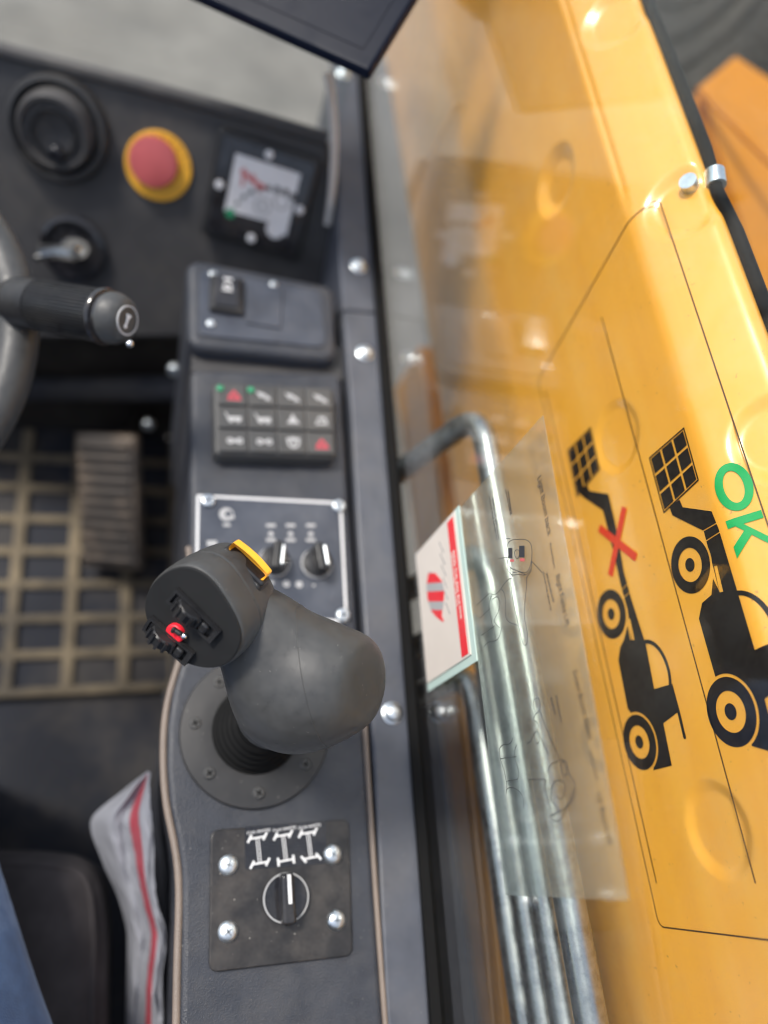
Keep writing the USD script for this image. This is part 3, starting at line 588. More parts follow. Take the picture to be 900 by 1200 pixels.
# ------------------------------------------------------------------ white card on the window
wc = thing('safety_card', GL.at(-.16, .1), 'white card with a red header stripe and hand drawing on the window', 'card')
cq = GI.locs([(487, 655), (536, 597.5), (555, 765), (508, 800)]); cc_ = cq.mean(0)
cu0, cu1 = (cq[0, 0] + cq[1, 0]) / 2, (cq[2, 0] + cq[3, 0]) / 2; cv0, cv1 = (cq[0, 1] + cq[3, 1]) / 2, (cq[1, 1] + cq[2, 1]) / 2
hold = sg.box(cu0 - .001, cv0 - .002, cu1 + .006, cv1 + .007)
part(wc, 'clear_holder', GI.put(prism(hold, .0009, .0016)), 'clear_edge', False)
part(wc, 'card', GI.put(prism(sg.box(cu0, cv0, cu1, cv1), .0018, .0024)), 'paper', False)
CW, CH = cu1 - cu0, cv1 - cv0
fc = lambda a, b: (cu0 + a * CW, cv0 + b * CH)
part(wc, 'header_stripe', GI.put(prism(sg.box(*fc(.03, .83), *fc(.985, .96)), .0025, .0027)), 'red_print', False)
for sft, sc in ((.90, 1.0), (.855, .8)):
    tx = meshkit.text_mesh('Safety first: stop and think' if sc == 1 else 'before you start the work', .0030 * sc, .0002, True); tx.apply_scale([CW * .48 * sc / np.ptp(tx.bounds[:, 0]), 1, 1])
    a = fc(.26, sft - .01); part(wc, 'lettering', GI.put(shift(tx, a[0], a[1], .0027)), 'paper', False)
hand = sg.Polygon([fc(.24, .30), fc(.30, .45), fc(.40, .58), (fc(.47, .60)), fc(.55, .55), fc(.62, .48), fc(.66, .52), fc(.60, .40), fc(.52, .28), fc(.42, .22), fc(.32, .22)]).buffer(.002).buffer(-.001)
st = [sg.LineString([fc(a, .1), fc(a + .16, .7)]).buffer(CW * .030) for a in (.16, .30, .44)]
part(wc, 'glove_picture', GI.put(prism(hand.difference(unary_union(st)), .0025, .0027)), 'red_print', False)
part(wc, 'glove_stripe', GI.put(prism(hand.intersection(unary_union(st)), .0025, .0027)), 'grey_print', False)
part(wc, 'arm_picture', GI.put(prism(unary_union([sg.LineString([fc(.62, .22), fc(.70, .28), fc(.82, .24), fc(.84, .30), fc(.78, .34)]).buffer(.0005), sg.LineString([fc(.60, .5), fc(.68, .6), fc(.76, .62)]).buffer(.0006)])), .0025, .0027), 'grey_print', False) if False else None
tl = []
for k in range(6):
    a = fc(.10 + .09 * k, .60); tx = meshkit.text_mesh(('walk around', 'look up high', 'mind others', 'wear gloves', 'keep clear', 'call for help')[k], .0017, .0002); tx.apply_transform(trimesh.transformations.rotation_matrix(.55, [0, 0, 1])); tl.append(GI.put(shift(tx, a[0], a[1], .0025)))
part(wc, 'small_print', cat(tl), 'grey_print', False)

# ------------------------------------------------------------------ telescopic boom
bm = thing('telescopic_boom', (.45, .2, -.05), 'yellow telescopic boom with embossed discs and a pictogram decal beyond the window', 'boom')
ug = np.r_[np.linspace(-1.9, -.78, 60), np.linspace(-.7785, .16, 626), np.linspace(.165, .75, 60)]; sgd = np.concatenate([np.linspace(-.42, -.25, 6), np.linspace(-.24, .40, 400), np.linspace(.42, .70, 6)])
UU, SS = np.meshgrid(ug, sgd, indexing='ij'); bv = bsurf(UU.ravel(), SS.ravel()); nU, nS = UU.shape
ii = (np.arange(nU - 1)[:, None] * nS + np.arange(nS - 1)).ravel()
bf = np.vstack([np.column_stack([ii, ii + nS, ii + nS + 1]), np.column_stack([ii, ii + nS + 1, ii + 1])])
part(bm, 'boom_body', trimesh.Trimesh(bv, bf, process=False), 'boom_paint', True)
fp = blocs([(635, 440), (780, 226), (902, 652), (765, 1086)])
uL, uR = fp[0, 0], fp[3, 0]
vB = (fp[0, 1] + fp[3, 1]) / 2; vT = (fp[1, 1] + fp[2, 1]) / 2
fp0 = sg.Polygon([(fp[0, 0], vB), (fp[1, 0], vT), (uR + .003, vT), (uR, vB)])
fo_ = fp0.buffer(-.006).buffer(.006); FR = .0009
dec = part(bm, 'decal', bdecal(fo_.difference(fo_.buffer(-FR))), 'decal_line', True, label='printed load chart decal outline')
ln = []
for a, c in (((643, 455), (765, 1035)), ((709, 368), (880, 1035))):
    A, C = bloc(a), bloc(c); vm = (A[1] + C[1]) / 2; ln.append(sg.LineString([(A[0], vm), (C[0], vm)]).buffer(FR * .55, cap_style='flat'))
part(dec, 'divider_line', bdecal(ln[0]), 'decal_line', True); part(dec, 'divider_line', bdecal(ln[1]), 'decal_line', True)
def z6(p): return [(640 + x / 2.727, 480 + y / 2.727) for x, y in p]
def P6(p): return sg.Polygon(blocs(z6(p))).buffer(0)
def wheel(c, ry):
    C = bloc(z6([c])[0]); a = bloc(z6([(c[0], c[1] - ry)])[0]); b_ = bloc(z6([(c[0], c[1] + ry)])[0]); return C, abs(b_[0] - a[0]) / 2
def basket(q):
    Q = blocs(z6(q)); cells = []
    full = sg.Polygon(Q)
    lines = []
    for k in (1, 2):
        lines += [sg.LineString([Q[0] + (Q[1] - Q[0]) * k / 3, Q[3] + (Q[2] - Q[3]) * k / 3]).buffer(.0009), sg.LineString([Q[0] + (Q[3] - Q[0]) * k / 3, Q[1] + (Q[2] - Q[1]) * k / 3]).buffer(.0009)]
    return full.buffer(.0006).difference(full.buffer(-.0004)).union(full.buffer(-.0012).difference(unary_union(lines)))
def machine(bask, arm, body, arc_, hook, wheels, slit, bands, hole):
    bod = unary_union([P6(arm), P6(body), sg.LineString(spline(blocs(z6(arc_)), 24)).buffer(.0014), sg.LineString(blocs(z6(hook))).buffer(.0013)])
    bod = bod.difference(P6(slit))
    for l in bands: bod = bod.difference(sg.LineString(blocs(z6(l))).buffer(.0004))
    ws = []
    for c, r in wheels:
        C, R = wheel(c, r); bod = bod.difference(sg.Point(C).buffer(R * 1.10)); ws.append((C, R))
    p = part(dec, 'machine_pictogram', bdecal(bod), 'decal_black', True)
    part(dec, 'basket_pictogram', bdecal(basket(bask)), 'decal_black', True)
    for C, R in ws:
        part(dec, 'wheel_pictogram', bdecal(unary_union([sg.Point(C).buffer(R).difference(sg.Point(C).buffer(R * .60)), sg.Point(C).buffer(R * .24)])), 'decal_black', True)
machine([(70, 132), (143, 58), (172, 190), (100, 278)], [(105, 262), (130, 238), (140, 260), (200, 270), (228, 390), (250, 520), (272, 600), (318, 745), (275, 745), (262, 640), (240, 560), (213, 440), (183, 322), (118, 278)],
        [(232, 800), (238, 760), (250, 735), (262, 690), (270, 735), (318, 740), (347, 893), (405, 876), (428, 962), (376, 1002), (403, 1137), (345, 1152), (340, 1060), (262, 955)], [(318, 742), (350, 752), (380, 795), (398, 878)], [(424, 962), (444, 1046)],
        [((209, 653), 85), ((299, 1062), 93)], [(264, 668), (270, 668), (284, 736), (276, 736)], [[(238, 582), (275, 542)], [(245, 604), (280, 574)]], None)
machine([(332, 155), (441, 60), (487, 225), (378, 328)], [(395, 310), (428, 288), (438, 312), (530, 325), (552, 380), (612, 580), (668, 768), (560, 600), (540, 520), (505, 387), (405, 338)],
        [(490, 668), (500, 618), (530, 592), (535, 540), (560, 590), (608, 580), (668, 768), (730, 742), (775, 870), (700, 925), (745, 1100), (660, 1075), (600, 900), (545, 862)], [(600, 590), (650, 592), (705, 640), (740, 745)], [(760, 870), (790, 980)],
        [((461, 496), 99), ((591, 965), 119)], [(538, 500), (548, 498), (568, 582), (556, 584)], [[(503, 388), (548, 362)], [(512, 420), (556, 392)]], None)
part(dec, 'cross', bdecal(unary_union([sg.LineString(blocs(z6(l))).buffer(.0030, cap_style='flat') for l in ([(252, 312), (207, 530)], [(172, 378), (290, 473)])]), .0007), 'cross_red', True, label='red cross over the left machine')
ok = meshkit.text_mesh('OK', .02, .001, True)
ok = ok.section(plane_origin=[0, 0, .0005], plane_normal=[0, 0, 1]).to_2D()[0] if False else None
from PIL import Image, ImageDraw, ImageFont
oq = blocs(z6([(540, 250), (650, 215), (603, 165), (610, 470), (580, 380), (685, 305)]))
ou0, ou1, ov0, ov1 = oq[2, 0], oq[3, 0], (oq[0, 1] + oq[4, 1]) / 2, (oq[1, 1] + oq[5, 1]) / 2
ow, oh = ou1 - ou0, ov1 - ov0; sw = oh * .245
O_ = sa.scale(sg.Point(0, 0).buffer(1, 24), ow * .27, oh * .52); O_ = sa.translate(O_.difference(sa.scale(O_, (ow * .27 - sw) / (ow * .27), (oh * .52 - sw) / (oh * .52))), ou0 + ow * .27, ov0 + oh * .5)
kx = ou0 + ow * .60
K_ = unary_union([sg.box(kx, ov0, kx + sw, ov1), sg.Polygon([(kx + sw * .7, ov0 + oh * .38), (ou1 - sw * 1.15, ov1), (ou1 - .0003, ov1), (kx + sw * .9, ov0 + oh * .20)]), sg.Polygon([(kx + sw * 1.5, ov0 + oh * .50), (kx + sw * 2.1, ov0 + oh * .68), (ou1 + .001, ov0), (ou1 - sw * 1.25, ov0)])])
part(dec, 'ok_lettering', bdecal(unary_union([O_, K_]), .0006), 'green_print', True, label='green OK lettering')

# hose along the top edge of the boom
hz = thing('hydraulic_hose', (.36, .5, .34), 'black hose clipped along the top edge of the yellow boom', 'hose')
hy = np.linspace(-.4, 1.8, 60)
def topedge(y, s, off): return bsurf(np.array([-y]), np.array([s]), off)[0]
part(hz, 'hose', tube([topedge(y, SE + .004 + .0015 * math.sin(y * 9), .004) for y in hy], .0044, 12), 'rubber', 60)
yc = -bloc((838, 197))[0]
for yy in (yc, yc - .75):
    part(hz, 'clip', cat([tube([topedge(yy - .006, SE + .004, .004), topedge(yy + .006, SE + .004, .004)], .0068, 20), tube([topedge(yy, SE - .014, -.002), topedge(yy, SE - .014, .007)], .006, 20)]), 'zinc', 30)

# ------------------------------------------------------------------ pipes between window and boom
def pl(name, path, r, label, group=None):
    t = thing(name, path[0], label, 'pipe', group); part(t, 'tube', tube(fillet(path, .03), r, 16), 'steel_pipe', 60); return t
PX = .275
for k, (z, yend, lab) in enumerate(((.092, .33, 'topmost bright steel pipe below the boom, bending down under the film corner'), (.058, .22, 'second steel pipe below the boom, bending down behind the white card'), (.026, .17, 'third steel pipe from the top below the boom'), (-.006, .13, 'lowest of the four bright steel pipes below the boom'))):
    path = [np.array([PX, -.6, z]), np.array([PX, yend, z])]
    path += [np.array([PX - .05, yend - .006, z - .13]), np.array([PX - .05, yend + .01, z - .5])]
    pt_ = pl('steel_pipe', path, .0105, lab)
ch = thing('chassis_rail', (.4, .3, -.4), 'yellow chassis rail low down in the gap beside the cab', 'chassis rail')
b = rbox(.026, 1.2, .12, .006); b.apply_translation([.415, .1, -.42]); part(ch, 'rail', b, 'chassis_paint', 40)
b = rbox(.016, 1.6, .05, .004); b.apply_translation([.50, .1, -.40]); part(ch, 'flange', b, 'chassis_paint', 40)
un = thing('underbody', (.3, .3, -.6), 'dark chassis plates under the boom', 'chassis')
b = trimesh.creation.box([1.2, 1.4, .05]); b.apply_translation([.82, -.40, -.62]); part(un, 'plate', b, 'under_dark', False)
b = trimesh.creation.box([.03, 1.35, .32]); b.apply_translation([.235, .05, -.46]); part(un, 'cab_side', b, 'under_dark', False)

# ------------------------------------------------------------------ beyond the boom
en = thing('engine_cover', (.8, .8, 0), 'orange sloped engine cover beyond the boom at the top right', 'engine cover')
ep = np.array([W(822, 100, 1.12), W(862, 66, 1.18), W(990, 150, 1.15), W(1000, 420, 1.0), W(900, 360, 1.0), W(824, 112, 1.10)])
lowp = ep.copy(); lowp[:, 2] -= .5
part(en, 'cover', trimesh.convex.convex_hull(np.vstack([ep, lowp])), 'orange_paint', False)
part(en, 'edge_bead', tube(spline([W(820, 104, 1.09), W(860, 146, 1.045), W(905, 192, 1.01), W(990, 280, .98)], 24), .005, 10), 'orange_paint', 60)
ty = thing('wheel', W(850, 20, 1.6), 'dark dusty tyre beyond the boom at the top right corner', 'wheel')
tw = lathe([(.20, -.14), (.24, -.158), (.25, -.150), (.30, -.165), (.31, -.155), (.36, -.168), (.37, -.158), (.40, -.165), (.44, -.158), (.45, -.145), (.47, -.13), (.49, 0), (.47, .13), (.40, .16), (.20, .14)], 64)
lugs = [tw]
tf = Frame(W(925, -150, 1.45), [0, 1, 0], [0, 0, 1])
part(ty, 'tyre', tf.put(tw), 'tyre_rubber', 50)
for k in range(22):
    for sgn in (-1, 1):
        lb = rbox(.05, .14, .035, .008, 8); lb.apply_transform(trimesh.transformations.rotation_matrix(sgn * .7, [0, 0, 1])); lb.apply_translation([0, sgn * .06, .475])
        lb.apply_transform(trimesh.transformations.rotation_matrix(math.pi / 2, [1, 0, 0])); lb.apply_transform(trimesh.transformations.rotation_matrix((k + .5 * (sgn > 0)) / 22 * 2 * math.pi, [0, 0, 1])) if False else None
        th = (k + .5 * (sgn > 0)) / 22 * 2 * math.pi
        R_ = np.eye(4); R_[:3, 0] = [-math.sin(th), math.cos(th), 0]; R_[:3, 1] = [0, 0, 1]; R_[:3, 2] = [math.cos(th), math.sin(th), 0]; lb.apply_transform(R_); part(ty, 'tread_lug', tf.put(lb), 'tyre_rubber', 40)
part(ty, 'rim', tf.put(lathe([(0, -.05), (.12, -.05), (.2, -.12), (.21, .12), (.12, .05), (0, .05)], 40)), 'under_dark', 40)

# ------------------------------------------------------------------ dashboard
ds = thing('dashboard', DO, 'black dashboard face below the windscreen', 'dashboard')
dp = [(-160, 8), (0, 60), (200, 112), (386, 166), (394, 340), (330, 372), (222, 396), (60, 397), (-160, 395)]
do_ = round_poly(DASH.locs(dp), .006)
part(ds, 'panel', DASH.put(prism(do_, -.035, 0, .005, n=240)), 'dash_plastic', 50)
lip = [DASH.at(*DASH.loc(p), .001) for p in ((-160, 6), (0, 58), (120, 89), (260, 127), (384, 163))]
part(ds, 'top_lip', tube(spline(lip, 50), .0075, 14), 'dash_plastic', 60)
top = np.array([DASH.at(*DASH.loc(p), -.004) for p in ((-160, 6), (384, 163))])
part(ds, 'underside', trimesh.convex.convex_hull(np.array([DASH.at(*DASH.loc(p), -.03) for p in ((-160, 395), (240, 395), (392, 345))] + [DASH.at(*DASH.loc(p), -.06) for p in ((-160, 392), (240, 392), (392, 342))])), 'under_dark', False)
bez_ = [DASH.at(*DASH.loc(p), .002) for p in ((-30, 245), (20, 232), (48, 250), (52, 300), (30, 340))]
# air vent
av = thing('air_vent', DASH.at(*DASH.loc((66, 152))), 'round black air vent on the dashboard', 'air vent')
c = DASH.loc((66, 152), .01); rr = np.linalg.norm(DASH.loc((66, 88), .01) - DASH.loc((66, 216), .01)) / 2
f = DASH.sub(*c, 0)
part(av, 'outer_ring', f.put(lathe([(rr * .80, 0), (rr, 0), (rr, .006), (rr * .95, .013), (rr * .87, .014), (rr * .82, .010), (rr * .80, .0)], 64)), 'ring_plastic', 40)
f2 = Frame(f.at(0, 0, .004), f.u, f.v + .18 * f.n)
part(av, 'ball', f2.put(lathe([(0, .010), (rr * .12, .010), (rr * .35, .013), (rr * .58, .014), (rr * .62, .018), (rr * .68, .018), (rr * .74, .012), (rr * .79, -.004)], 64)), 'dash_plastic', 40)
part(av, 'vane', f2.put(cat([lathe([(rr * .40, .0125), (rr * .44, .0125), (rr * .44, .0175), (rr * .40, .0175)], 48)])), 'black_plastic', 40)
part(av, 'centre_knob', f2.put(shift(disc(rr * .16, .006, .022, 24, .004), rr * .08, -rr * .36)), 'gloss_black', 40)
# emergency stop
es = thing('emergency_stop_button', DASH.at(*DASH.loc((185, 195))), 'red mushroom emergency stop button on a yellow disc', 'button')
c = DASH.loc((185, 195), .004); rr = np.linalg.norm(DASH.loc((146, 195), .004) - DASH.loc((224, 195), .004)) / 2; f = DASH.sub(*c, 0)
part(es, 'yellow_disc', f.put(disc(rr, 0, .004, 64, .001)), 'estop_yellow', 40)
c2_ = DASH.loc((177.5, 191.5), .019); f = DASH.sub(*c2_, 0)
part(es, 'red_button', f.put(lathe([(0, .003), (rr * .5, .003), (rr * .52, .005), (rr * .68, .006), (rr * .73, .009), (rr * .69, .013), (rr * .4, .0145), (0, .0148)], 56)), 'red_button', 40)
an = np.linspace(.3, 2.8, 9); part(es, 'arrow_marks', DASH.sub(*c, 0).put(prism(unary_union([sg.Point(rr * .88 * math.cos(a), rr * .88 * math.sin(a)).buffer(.0011) for a in an]), .004, .0043)), 'decal_black', False)
# load gauge
lg = thing('load_gauge', DASH.at(*DASH.loc((308, 228))), 'square black load indicator with white face, black dots and four screws', 'gauge')
gq = DASH.locs([(257, 149), (380, 187), (347, 307), (235, 271)], .012); c = gq.mean(0); e = (gq[1] - gq[0] + gq[2] - gq[3]); ang = math.atan2(e[1], e[0]); sz = (np.linalg.norm(gq[1] - gq[0]) + np.linalg.norm(gq[3] - gq[0]) + np.linalg.norm(gq[2] - gq[3]) + np.linalg.norm(gq[1] - gq[2])) / 4
f = DASH.sub(*c, 0, ang); G = sz / 2
part(lg, 'case', f.put(rbox(sz, sz, .014, .004)), 'black_plastic', 40)
part(lg, 'bezel', f.put(prism(round_poly([(-G * .88, -G * .88), (G * .88, -G * .88), (G * .88, G * .88), (-G * .88, G * .88)], .004).difference(sg.box(-G * .68, -G * .68, G * .68, G * .68)), .0138, .0165)), 'gloss_black', False)
part(lg, 'display_back', f.put(prism(sg.box(-G * .68, -G * .68, G * .68, G * .68), .0138, .0146)), 'decal_black', False)
wf = sg.Polygon([(-G * .62, G * .64), (G * .66, G * .64), (G * .66, -G * .56), (G * .42, -G * .56), (G * .32, -G * .40), (-G * .62, -G * .44)]).union(sg.Point(G * .42, -G * .50).buffer(G * .18))
part(lg, 'white_face', f.put(prism(wf, .0147, .0149)), 'label_white', False)
th = np.linspace(math.radians(165), math.radians(72), 9)
part(lg, 'scale_dots', f.put(prism(unary_union([sg.Point(G * (.36 + .85 * math.cos(a)), G * (-.62 + .86 * math.sin(a))).buffer(G * (.035 + .035 * k / 8)) for k, a in enumerate(th)]), .015, .0152)), 'decal_black', False)
part(lg, 'red_symbol', f.put(prism(unary_union([sg.LineString([(-G * .42, G * .36), (-G * .2, G * .25), (G * .02, G * .20)]).buffer(G * .05), sg.LineString([(-G * .40, G * .40), (-G * .38, G * .12)]).buffer(G * .03), sg.LineString([(-G * .22, G * .36), (-G * .05, G * .10)]).buffer(G * .025)]), .015, .0152)), 'faded_red', False)
part(lg, 'wheel_symbol', f.put(prism(unary_union([sg.Point(a, b_).buffer(G * .17).difference(sg.Point(a, b_).buffer(G * .12)) for a, b_ in ((G * .08, -G * .15), (G * .42, G * .05))] + [sg.Point(G * .08, -G * .15).buffer(G * .05)]), .015, .0152)), 'grey_print', False)
part(lg, 'green_light', f.put(shift(disc(G * .09, .0150, .0156, 20), -G * .50, -G * .46)), 'green_led', 40)
for a, b_ in ((0, .80), (-.80, 0), (.80, 0), (0, -.80)): part(lg, 'screw', f.put(shift(disc(.0046, .0164, .0192, 20, .0015), a * G, b_ * G)), 'label_white', 40)
# ignition switch
ig = thing('ignition_switch', DASH.at(*DASH.loc((85, 292))), 'black ignition switch with a shiny key behind the stalk', 'ignition')
c = DASH.loc((85, 292), .006); rr = .036; f = DASH.sub(*c, 0)
part(ig, 'surround', f.put(lathe([(rr * .72, 0), (rr, 0), (rr * .98, .007), (rr * .85, .009), (rr * .78, .004), (0, .003)], 56)), 'gloss_black', 40)
part(ig, 'barrel', f.put(lathe([(0, 0), (.011, 0), (.011, .014), (.009, .016), (0, .016)], 32)), 'chrome', 40)
kf = Frame(f.at(-.004, -.004, .014), f.n, f.u * -.75 - f.v * .66)
bow = sg.Point(.026, 0).buffer(.0135).difference(sg.Point(.028, 0).buffer(.0062)).union(sg.box(-.012, -.004, .016, .004))
kfr = Frame(f.at(0, 0, .016), f.u * .85 + f.v * .2 + f.n * -.3, -f.u * .2 + f.v * .8 + f.n * .45)
part(ig, 'key', kfr.put(cat([prism(sa.translate(bow, -.020, .004), -.0015, .0015), shift(prism(sg.LineString([(-.03, -.006), (-.012, -.002), (.002, -.004)]).buffer(.0035), -.001, .001), -.004, 0, .004)])), 'chrome', 30)

# ------------------------------------------------------------------ windscreen
ws = thing('windscreen', (-.3, 1.0, .5), 'clear windscreen above the dashboard', 'windscreen')
t0 = DASH.at(*DASH.loc((-160, 6)), -.03); t1 = DASH.at(*DASH.loc((384, 163)), -.03)
wsf = Frame((t0 + t1) / 2, t1 - t0, [0, .35, 1]); b = trimesh.creation.box([np.linalg.norm(t1 - t0) + .02, 1.0, .004]); b.apply_translation([0, .5, 0]); part(ws, 'pane', wsf.put(b), 'glass', False)

# ------------------------------------------------------------------ monitor
mo = thing('monitor', W(350, -40, .62), 'black display monitor corner hanging at the top of the cab', 'monitor')
mf = Frame(W(432, 84, .62), W(250, 2, .64) - W(432, 84, .62), -(W(456, 0, .63) - W(432, 84, .62)))
mf = Frame(mf.o, -mf.u, (W(456, 0, .63) - W(432, 84, .62)))
b = rbox(.26, .18, .012, .003); b.apply_translation([-.13, .09, -.012]); part(mo, 'case', mf.put(b), 'screen', 40)
part(mo, 'screen', mf.put(prism(sg.box(-.246, .016, -.014, .166), .0002, .0006)), 'screen', False)
part(mo, 'bracket', tube([mf.at(-.02, .10, -.02), W(470, -60, .75), W(440, -20, 1.0)], .012, 12), 'black_plastic', 60)

# ------------------------------------------------------------------ steering wheel and stalk
sw_ = thing('steering_wheel', W(-250, 390, .60), 'dark grey steering wheel rim at the left edge', 'steering wheel')
wfm = Frame(W(-246, 392, .60), ROT @ np.array([1., 0, -.10]), ROT @ np.array([0, 1., -.20])); RW = .170
an = np.linspace(0, 2 * math.pi, 120, endpoint=False)
part(sw_, 'rim', tube([wfm.at(RW * math.cos(a), RW * math.sin(a)) for a in an], .0165, 20, closed=True), 'grip_plastic', 60)
part(sw_, 'hub', wfm.put(lathe([(0, -.05), (.04, -.05), (.05, -.03), (.045, -.02), (0, -.018)], 40)), 'black_plastic', 40)
for a in (1.57, 3.7, 5.7): part(sw_, 'spoke', tube([wfm.at(.03 * math.cos(a), .03 * math.sin(a), -.03), wfm.at(RW * math.cos(a), RW * math.sin(a), 0)], .011, 12), 'black_plastic', 60)
sk = thing('indicator_stalk', W(90, 365, .6), 'black ribbed indicator stalk with a horn symbol on its end cap', 'stalk')
A, B = W(20, 353, .605), W(129, 372, .572); ax = B - A; LN = np.linalg.norm(ax); ax /= LN
_up = ROT @ np.array([0, 1., 0]); sf = Frame(A, np.cross(_up, ax), _up - (_up @ ax) * ax)
if sf.n @ ax < 0: sf = Frame(A, -sf.u, sf.v)
RS = .0195
part(sk, 'arm', sf.put(lathe([(0, -.10), (.011, -.10), (.012, -.015), (.0185, 0), (RS, .004), (RS, LN * .26), (0, LN * .26)], 56)), 'black_plastic', 40)
gpf = []
for k in range(48):
    a0 = k / 48 * 2 * math.pi
    for da, r in ((0, RS + .0004), (.40, RS + .0004), (.5, RS - .0015), (.95, RS - .0015)): gpf.append((r * math.cos(a0 + da * 2 * math.pi / 48), r * math.sin(a0 + da * 2 * math.pi / 48)))
part(sk, 'ribbed_grip', sf.put(prism(sg.Polygon(gpf), LN * .26, LN * .94)), 'black_plastic', 20)
part(sk, 'collar', sf.put(lathe([(0, LN * .94), (RS + .0016, LN * .94), (RS + .0018, LN * .955), (RS + .0008, LN * .975), (RS - .001, LN * .98), (RS - .001, LN * 1.02), (0, LN * 1.02)], 56)), 'gloss_black', 40)
cp = part(sk, 'end_cap', sf.put(lathe([(0, LN * 1.01), (RS * .98, LN * 1.02), (RS * .98, LN * 1.06), (RS * .86, LN * 1.13), (RS * .66, LN * 1.165), (RS * .50, LN * 1.17), (0, LN * 1.172)], 56)), 'grip_plastic', 40)
part(cp, 'button_ring', sf.put(lathe([(RS * .50, LN * 1.168), (RS * .56, LN * 1.168), (RS * .56, LN * 1.18), (RS * .50, LN * 1.18)], 48)), 'grey_print', 40)
hs_ = unary_union([sg.Polygon([(-.0045, -.0008), (-.0045, .0008), (.001, .0012), (.0045, .0030), (.0045, -.0030), (.001, -.0012)]), sg.Point(-.0045, 0).buffer(.0016)])
part(cp, 'horn_symbol', sf.put(prism(sa.rotate(hs_, 80, origin=(0, 0)), LN * 1.172, LN * 1.175)), 'white_print', False)
part(sk, 'tip_nub', trimesh.creation.icosphere(2, .003).apply_translation(W(152, 403, .565)), 'chrome', True)

# ------------------------------------------------------------------ footwell: mat, pedal
FLR = Frame([0, 0, -.515], [1, 0, 0], [0, 1, 0])
fmt = thing('floor_mat', FLR.at(*FLR.loc((60, 650))), 'rubber floor mat with dusty tan raised grid in the footwell', 'floor mat')
mq_ = FLR.locs([(-90, 500), (200, 500), (196, 800), (-90, 800)]); mu0, mu1, mv0, mv1 = mq_[0, 0], mq_[1, 0] + .06, mq_[3, 1] - .02, mq_[0, 1]
part(fmt, 'base', FLR.put(prism(sg.box(mu0, mv0, mu1, mv1), -.004, .002)), 'floor_rubber', False)
u = mu0; pitch = .072
for k in range(int((mu1 - mu0) / pitch) + 1):
    part(fmt, 'rib', FLR.put(shift(rbox(.016, mv1 - mv0, .008, .003, 8), mu0 + k * pitch + random.uniform(-.004, .004), (mv0 + mv1) / 2, .002)), 'mat_rib', 40)
for k in range(int((mv1 - mv0) / .05) + 1):
    part(fmt, 'rib', FLR.put(shift(rbox(mu1 - mu0, .013, .0075, .003, 8), (mu0 + mu1) / 2, mv0 + k * .05, .002)), 'mat_rib', 40)
pd = thing('accelerator_pedal', W(122, 590, 1.05), 'dusty ridged accelerator pedal in the footwell', 'pedal')
p0, p1, p2, p3 = W(97, 508, 1.04), W(168, 512, 1.02), W(157, 668, 1.06), W(84, 662, 1.08)
pf = Frame((p0 + p1 + p2 + p3) / 4, p1 - p0 + p2 - p3, p0 - p3 + p1 - p2); pw, ph = np.linalg.norm(p1 - p0), np.linalg.norm(p0 - p3)
part(pd, 'pad', pf.put(rbox(pw, ph, .022, .008, 16, -.02)), 'pedal_metal', 40)
for k in range(11): part(pd, 'ridge', pf.put(shift(rbox(pw * .86, .0075, .012, .003, 8), 0, (k - 5) * ph * .083, -.003)), 'pedal_metal', 40)
part(pd, 'arm', tube([pf.at(0, ph * .3, -.02), pf.at(0, ph * .6, -.10)], .012, 10), 'under_dark', 60)

# ------------------------------------------------------------------ seat, person, bag
st_ = thing('seat', (-.25, -.2, -.5), 'dark grey fabric driver seat cushion at the lower left', 'seat')
SE = Frame([0, 0, -.16], [1, 0, 0], [0, 1, 0])
sl = SE.locs([(-420, 990), (40, 995), (88, 1000), (110, 1012), (122, 1040), (127, 1100), (124, 1240)], 0)
so = np.vstack([sl, [sl[-1, 0], -.50], [sl[0, 0], -.50]])
part(st_, 'cushion', prism(round_poly(so, .03), -.30, -.16, .03, 7, 260), 'seat_fabric', 60)
pe = np.array(round_poly(so, .03).buffer(-.012).exterior.coords)
part(st_, 'piping', tube(np.column_stack([resample(pe[:-1], 200), np.full(200, -.168)]), .004, 8, closed=True), 'seat_fabric', 60)
part(st_, 'base', shift(rbox(abs(sl[0, 0] - sl[-1, 0]) * .8, .32, .22, .02), (sl[0, 0] + sl[-1, 0]) / 2, -.28, -.515), 'under_dark', 40)
part(st_, 'backrest', shift(rbox(.44, .10, .55, .04), (sl[0, 0] + sl[-1, 0]) / 2, -.47, -.2), 'seat_fabric', 60)
ps = thing('person', (-.25, -.2, -.15), 'seated person in blue jeans, right thigh showing at the lower left corner', 'person')
kn = W(-122, 930, .64); hp = W(2, 1420, .60); hp[2] = -.085; kn[2] = -.075
LC = [(hp, kn, .088, .064), (kn, np.array([kn[0] - .03, kn[1] + .02, -.47]), .062, .045), (hp, hp + np.array([-.16, -.03, .02]), .10, .11)]
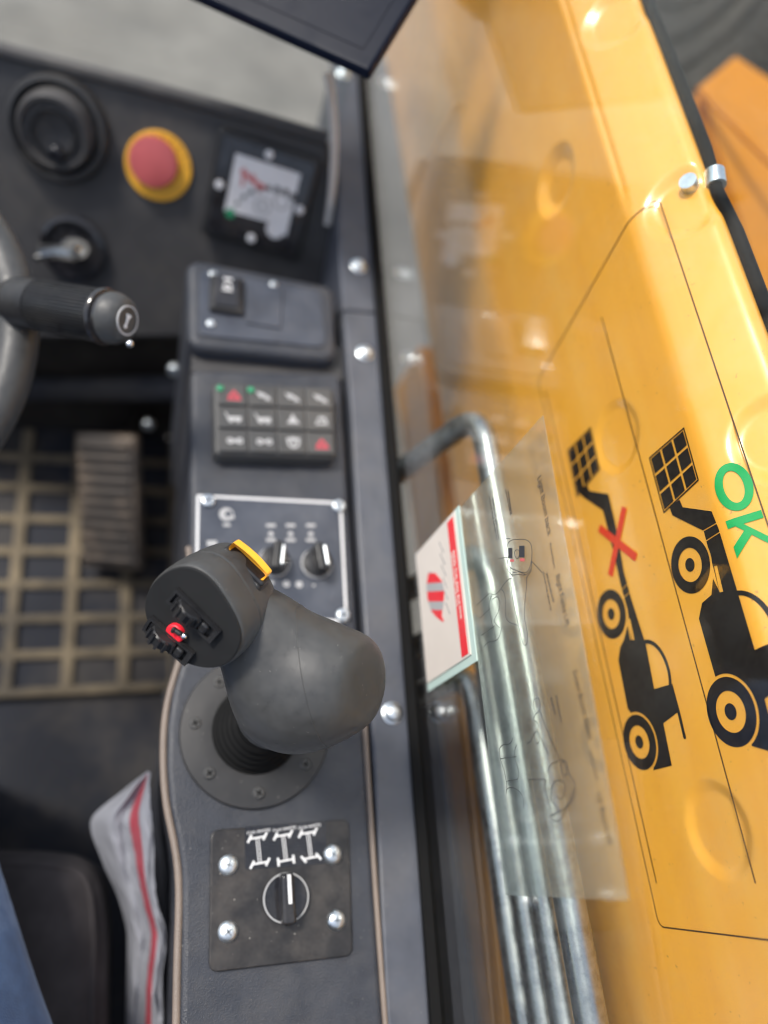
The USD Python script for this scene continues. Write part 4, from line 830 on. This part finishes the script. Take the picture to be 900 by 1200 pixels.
def leg_sdf(P):
    dd = np.stack([rcone(P, *c) for c in LC]); f_ = -np.log(np.exp(-90 * dd).sum(0)) / 90
    return f_ + .004 * (meshkit.fbm(P * [22, 9, 22], 3, 4) - .5)
lp_ = np.array([c[0] for c in LC] + [c[1] for c in LC]); lm = sdf_mesh(leg_sdf, lp_.min(0) - .14, lp_.max(0) + .14, .009)
part(ps, 'jeans', lm, 'denim', True)
bg = thing('plastic_bag', W(160, 1050, .66), 'crumpled white plastic bag with a red stripe between seat and console', 'bag')
ly = np.array([905, 925, 965, 1010, 1060, 1100, 1200, 1330.]); lx = np.array([172, 146, 106, 120, 141, 149, 147, 146.]); rx = np.array([175, 177, 178, 180, 186, 193, 188, 186.])
nv, nu = 120, 50; ys = np.linspace(905, 1330, nv); V = []
from scipy.interpolate import PchipInterpolator
lxx, rxx = PchipInterpolator(ly, lx)(ys), PchipInterpolator(ly, rx)(ys) + 1.5 * np.sin(ys / 17.)
for i, y in enumerate(ys):
    for j in range(nu):
        a = j / (nu - 1); x = lxx[i] + (rxx[i] - lxx[i]) * a
        t = .66 - .045 * a + .006 * math.sin(a * 11 + y * .008) + .014 * (meshkit.fbm(np.array([a * 4, y * .014, 0.3]), 3, 2) - .5) + .010 * abs(meshkit.noise(np.array([a * 6 + y * .012, y * .022 - a * 3, 1.3]), 5) - .5) + .006 * abs(meshkit.noise(np.array([a * 9 - y * .03, y * .035, 4.3]), 8) - .5)
        V.append(W(x, y, t))
V = np.array(V); ii = (np.arange(nv - 1)[:, None] * nu + np.arange(nu - 1)).ravel(); F = np.vstack([np.column_stack([ii, ii + nu, ii + nu + 1]), np.column_stack([ii, ii + nu + 1, ii + 1])])
col = (F % nu).mean(1) / nu; row = (F // nu).mean(1) / nv
isred = (abs(col - (.66 + .05 * np.sin(row * 6))) < .075)
def solid(F_):
    m = trimesh.Trimesh(V, F_, process=False); n = trimesh.Trimesh(V, F, process=False).vertex_normals; k = len(V)
    return trimesh.Trimesh(np.vstack([V, V - n * .0012]), np.vstack([F_, F_[:, ::-1] + k]), process=False)
part(bg, 'sheet', solid(F[~isred]), 'bag_white', True); part(bg, 'red_stripe', solid(F[isred]), 'bag_red', True)
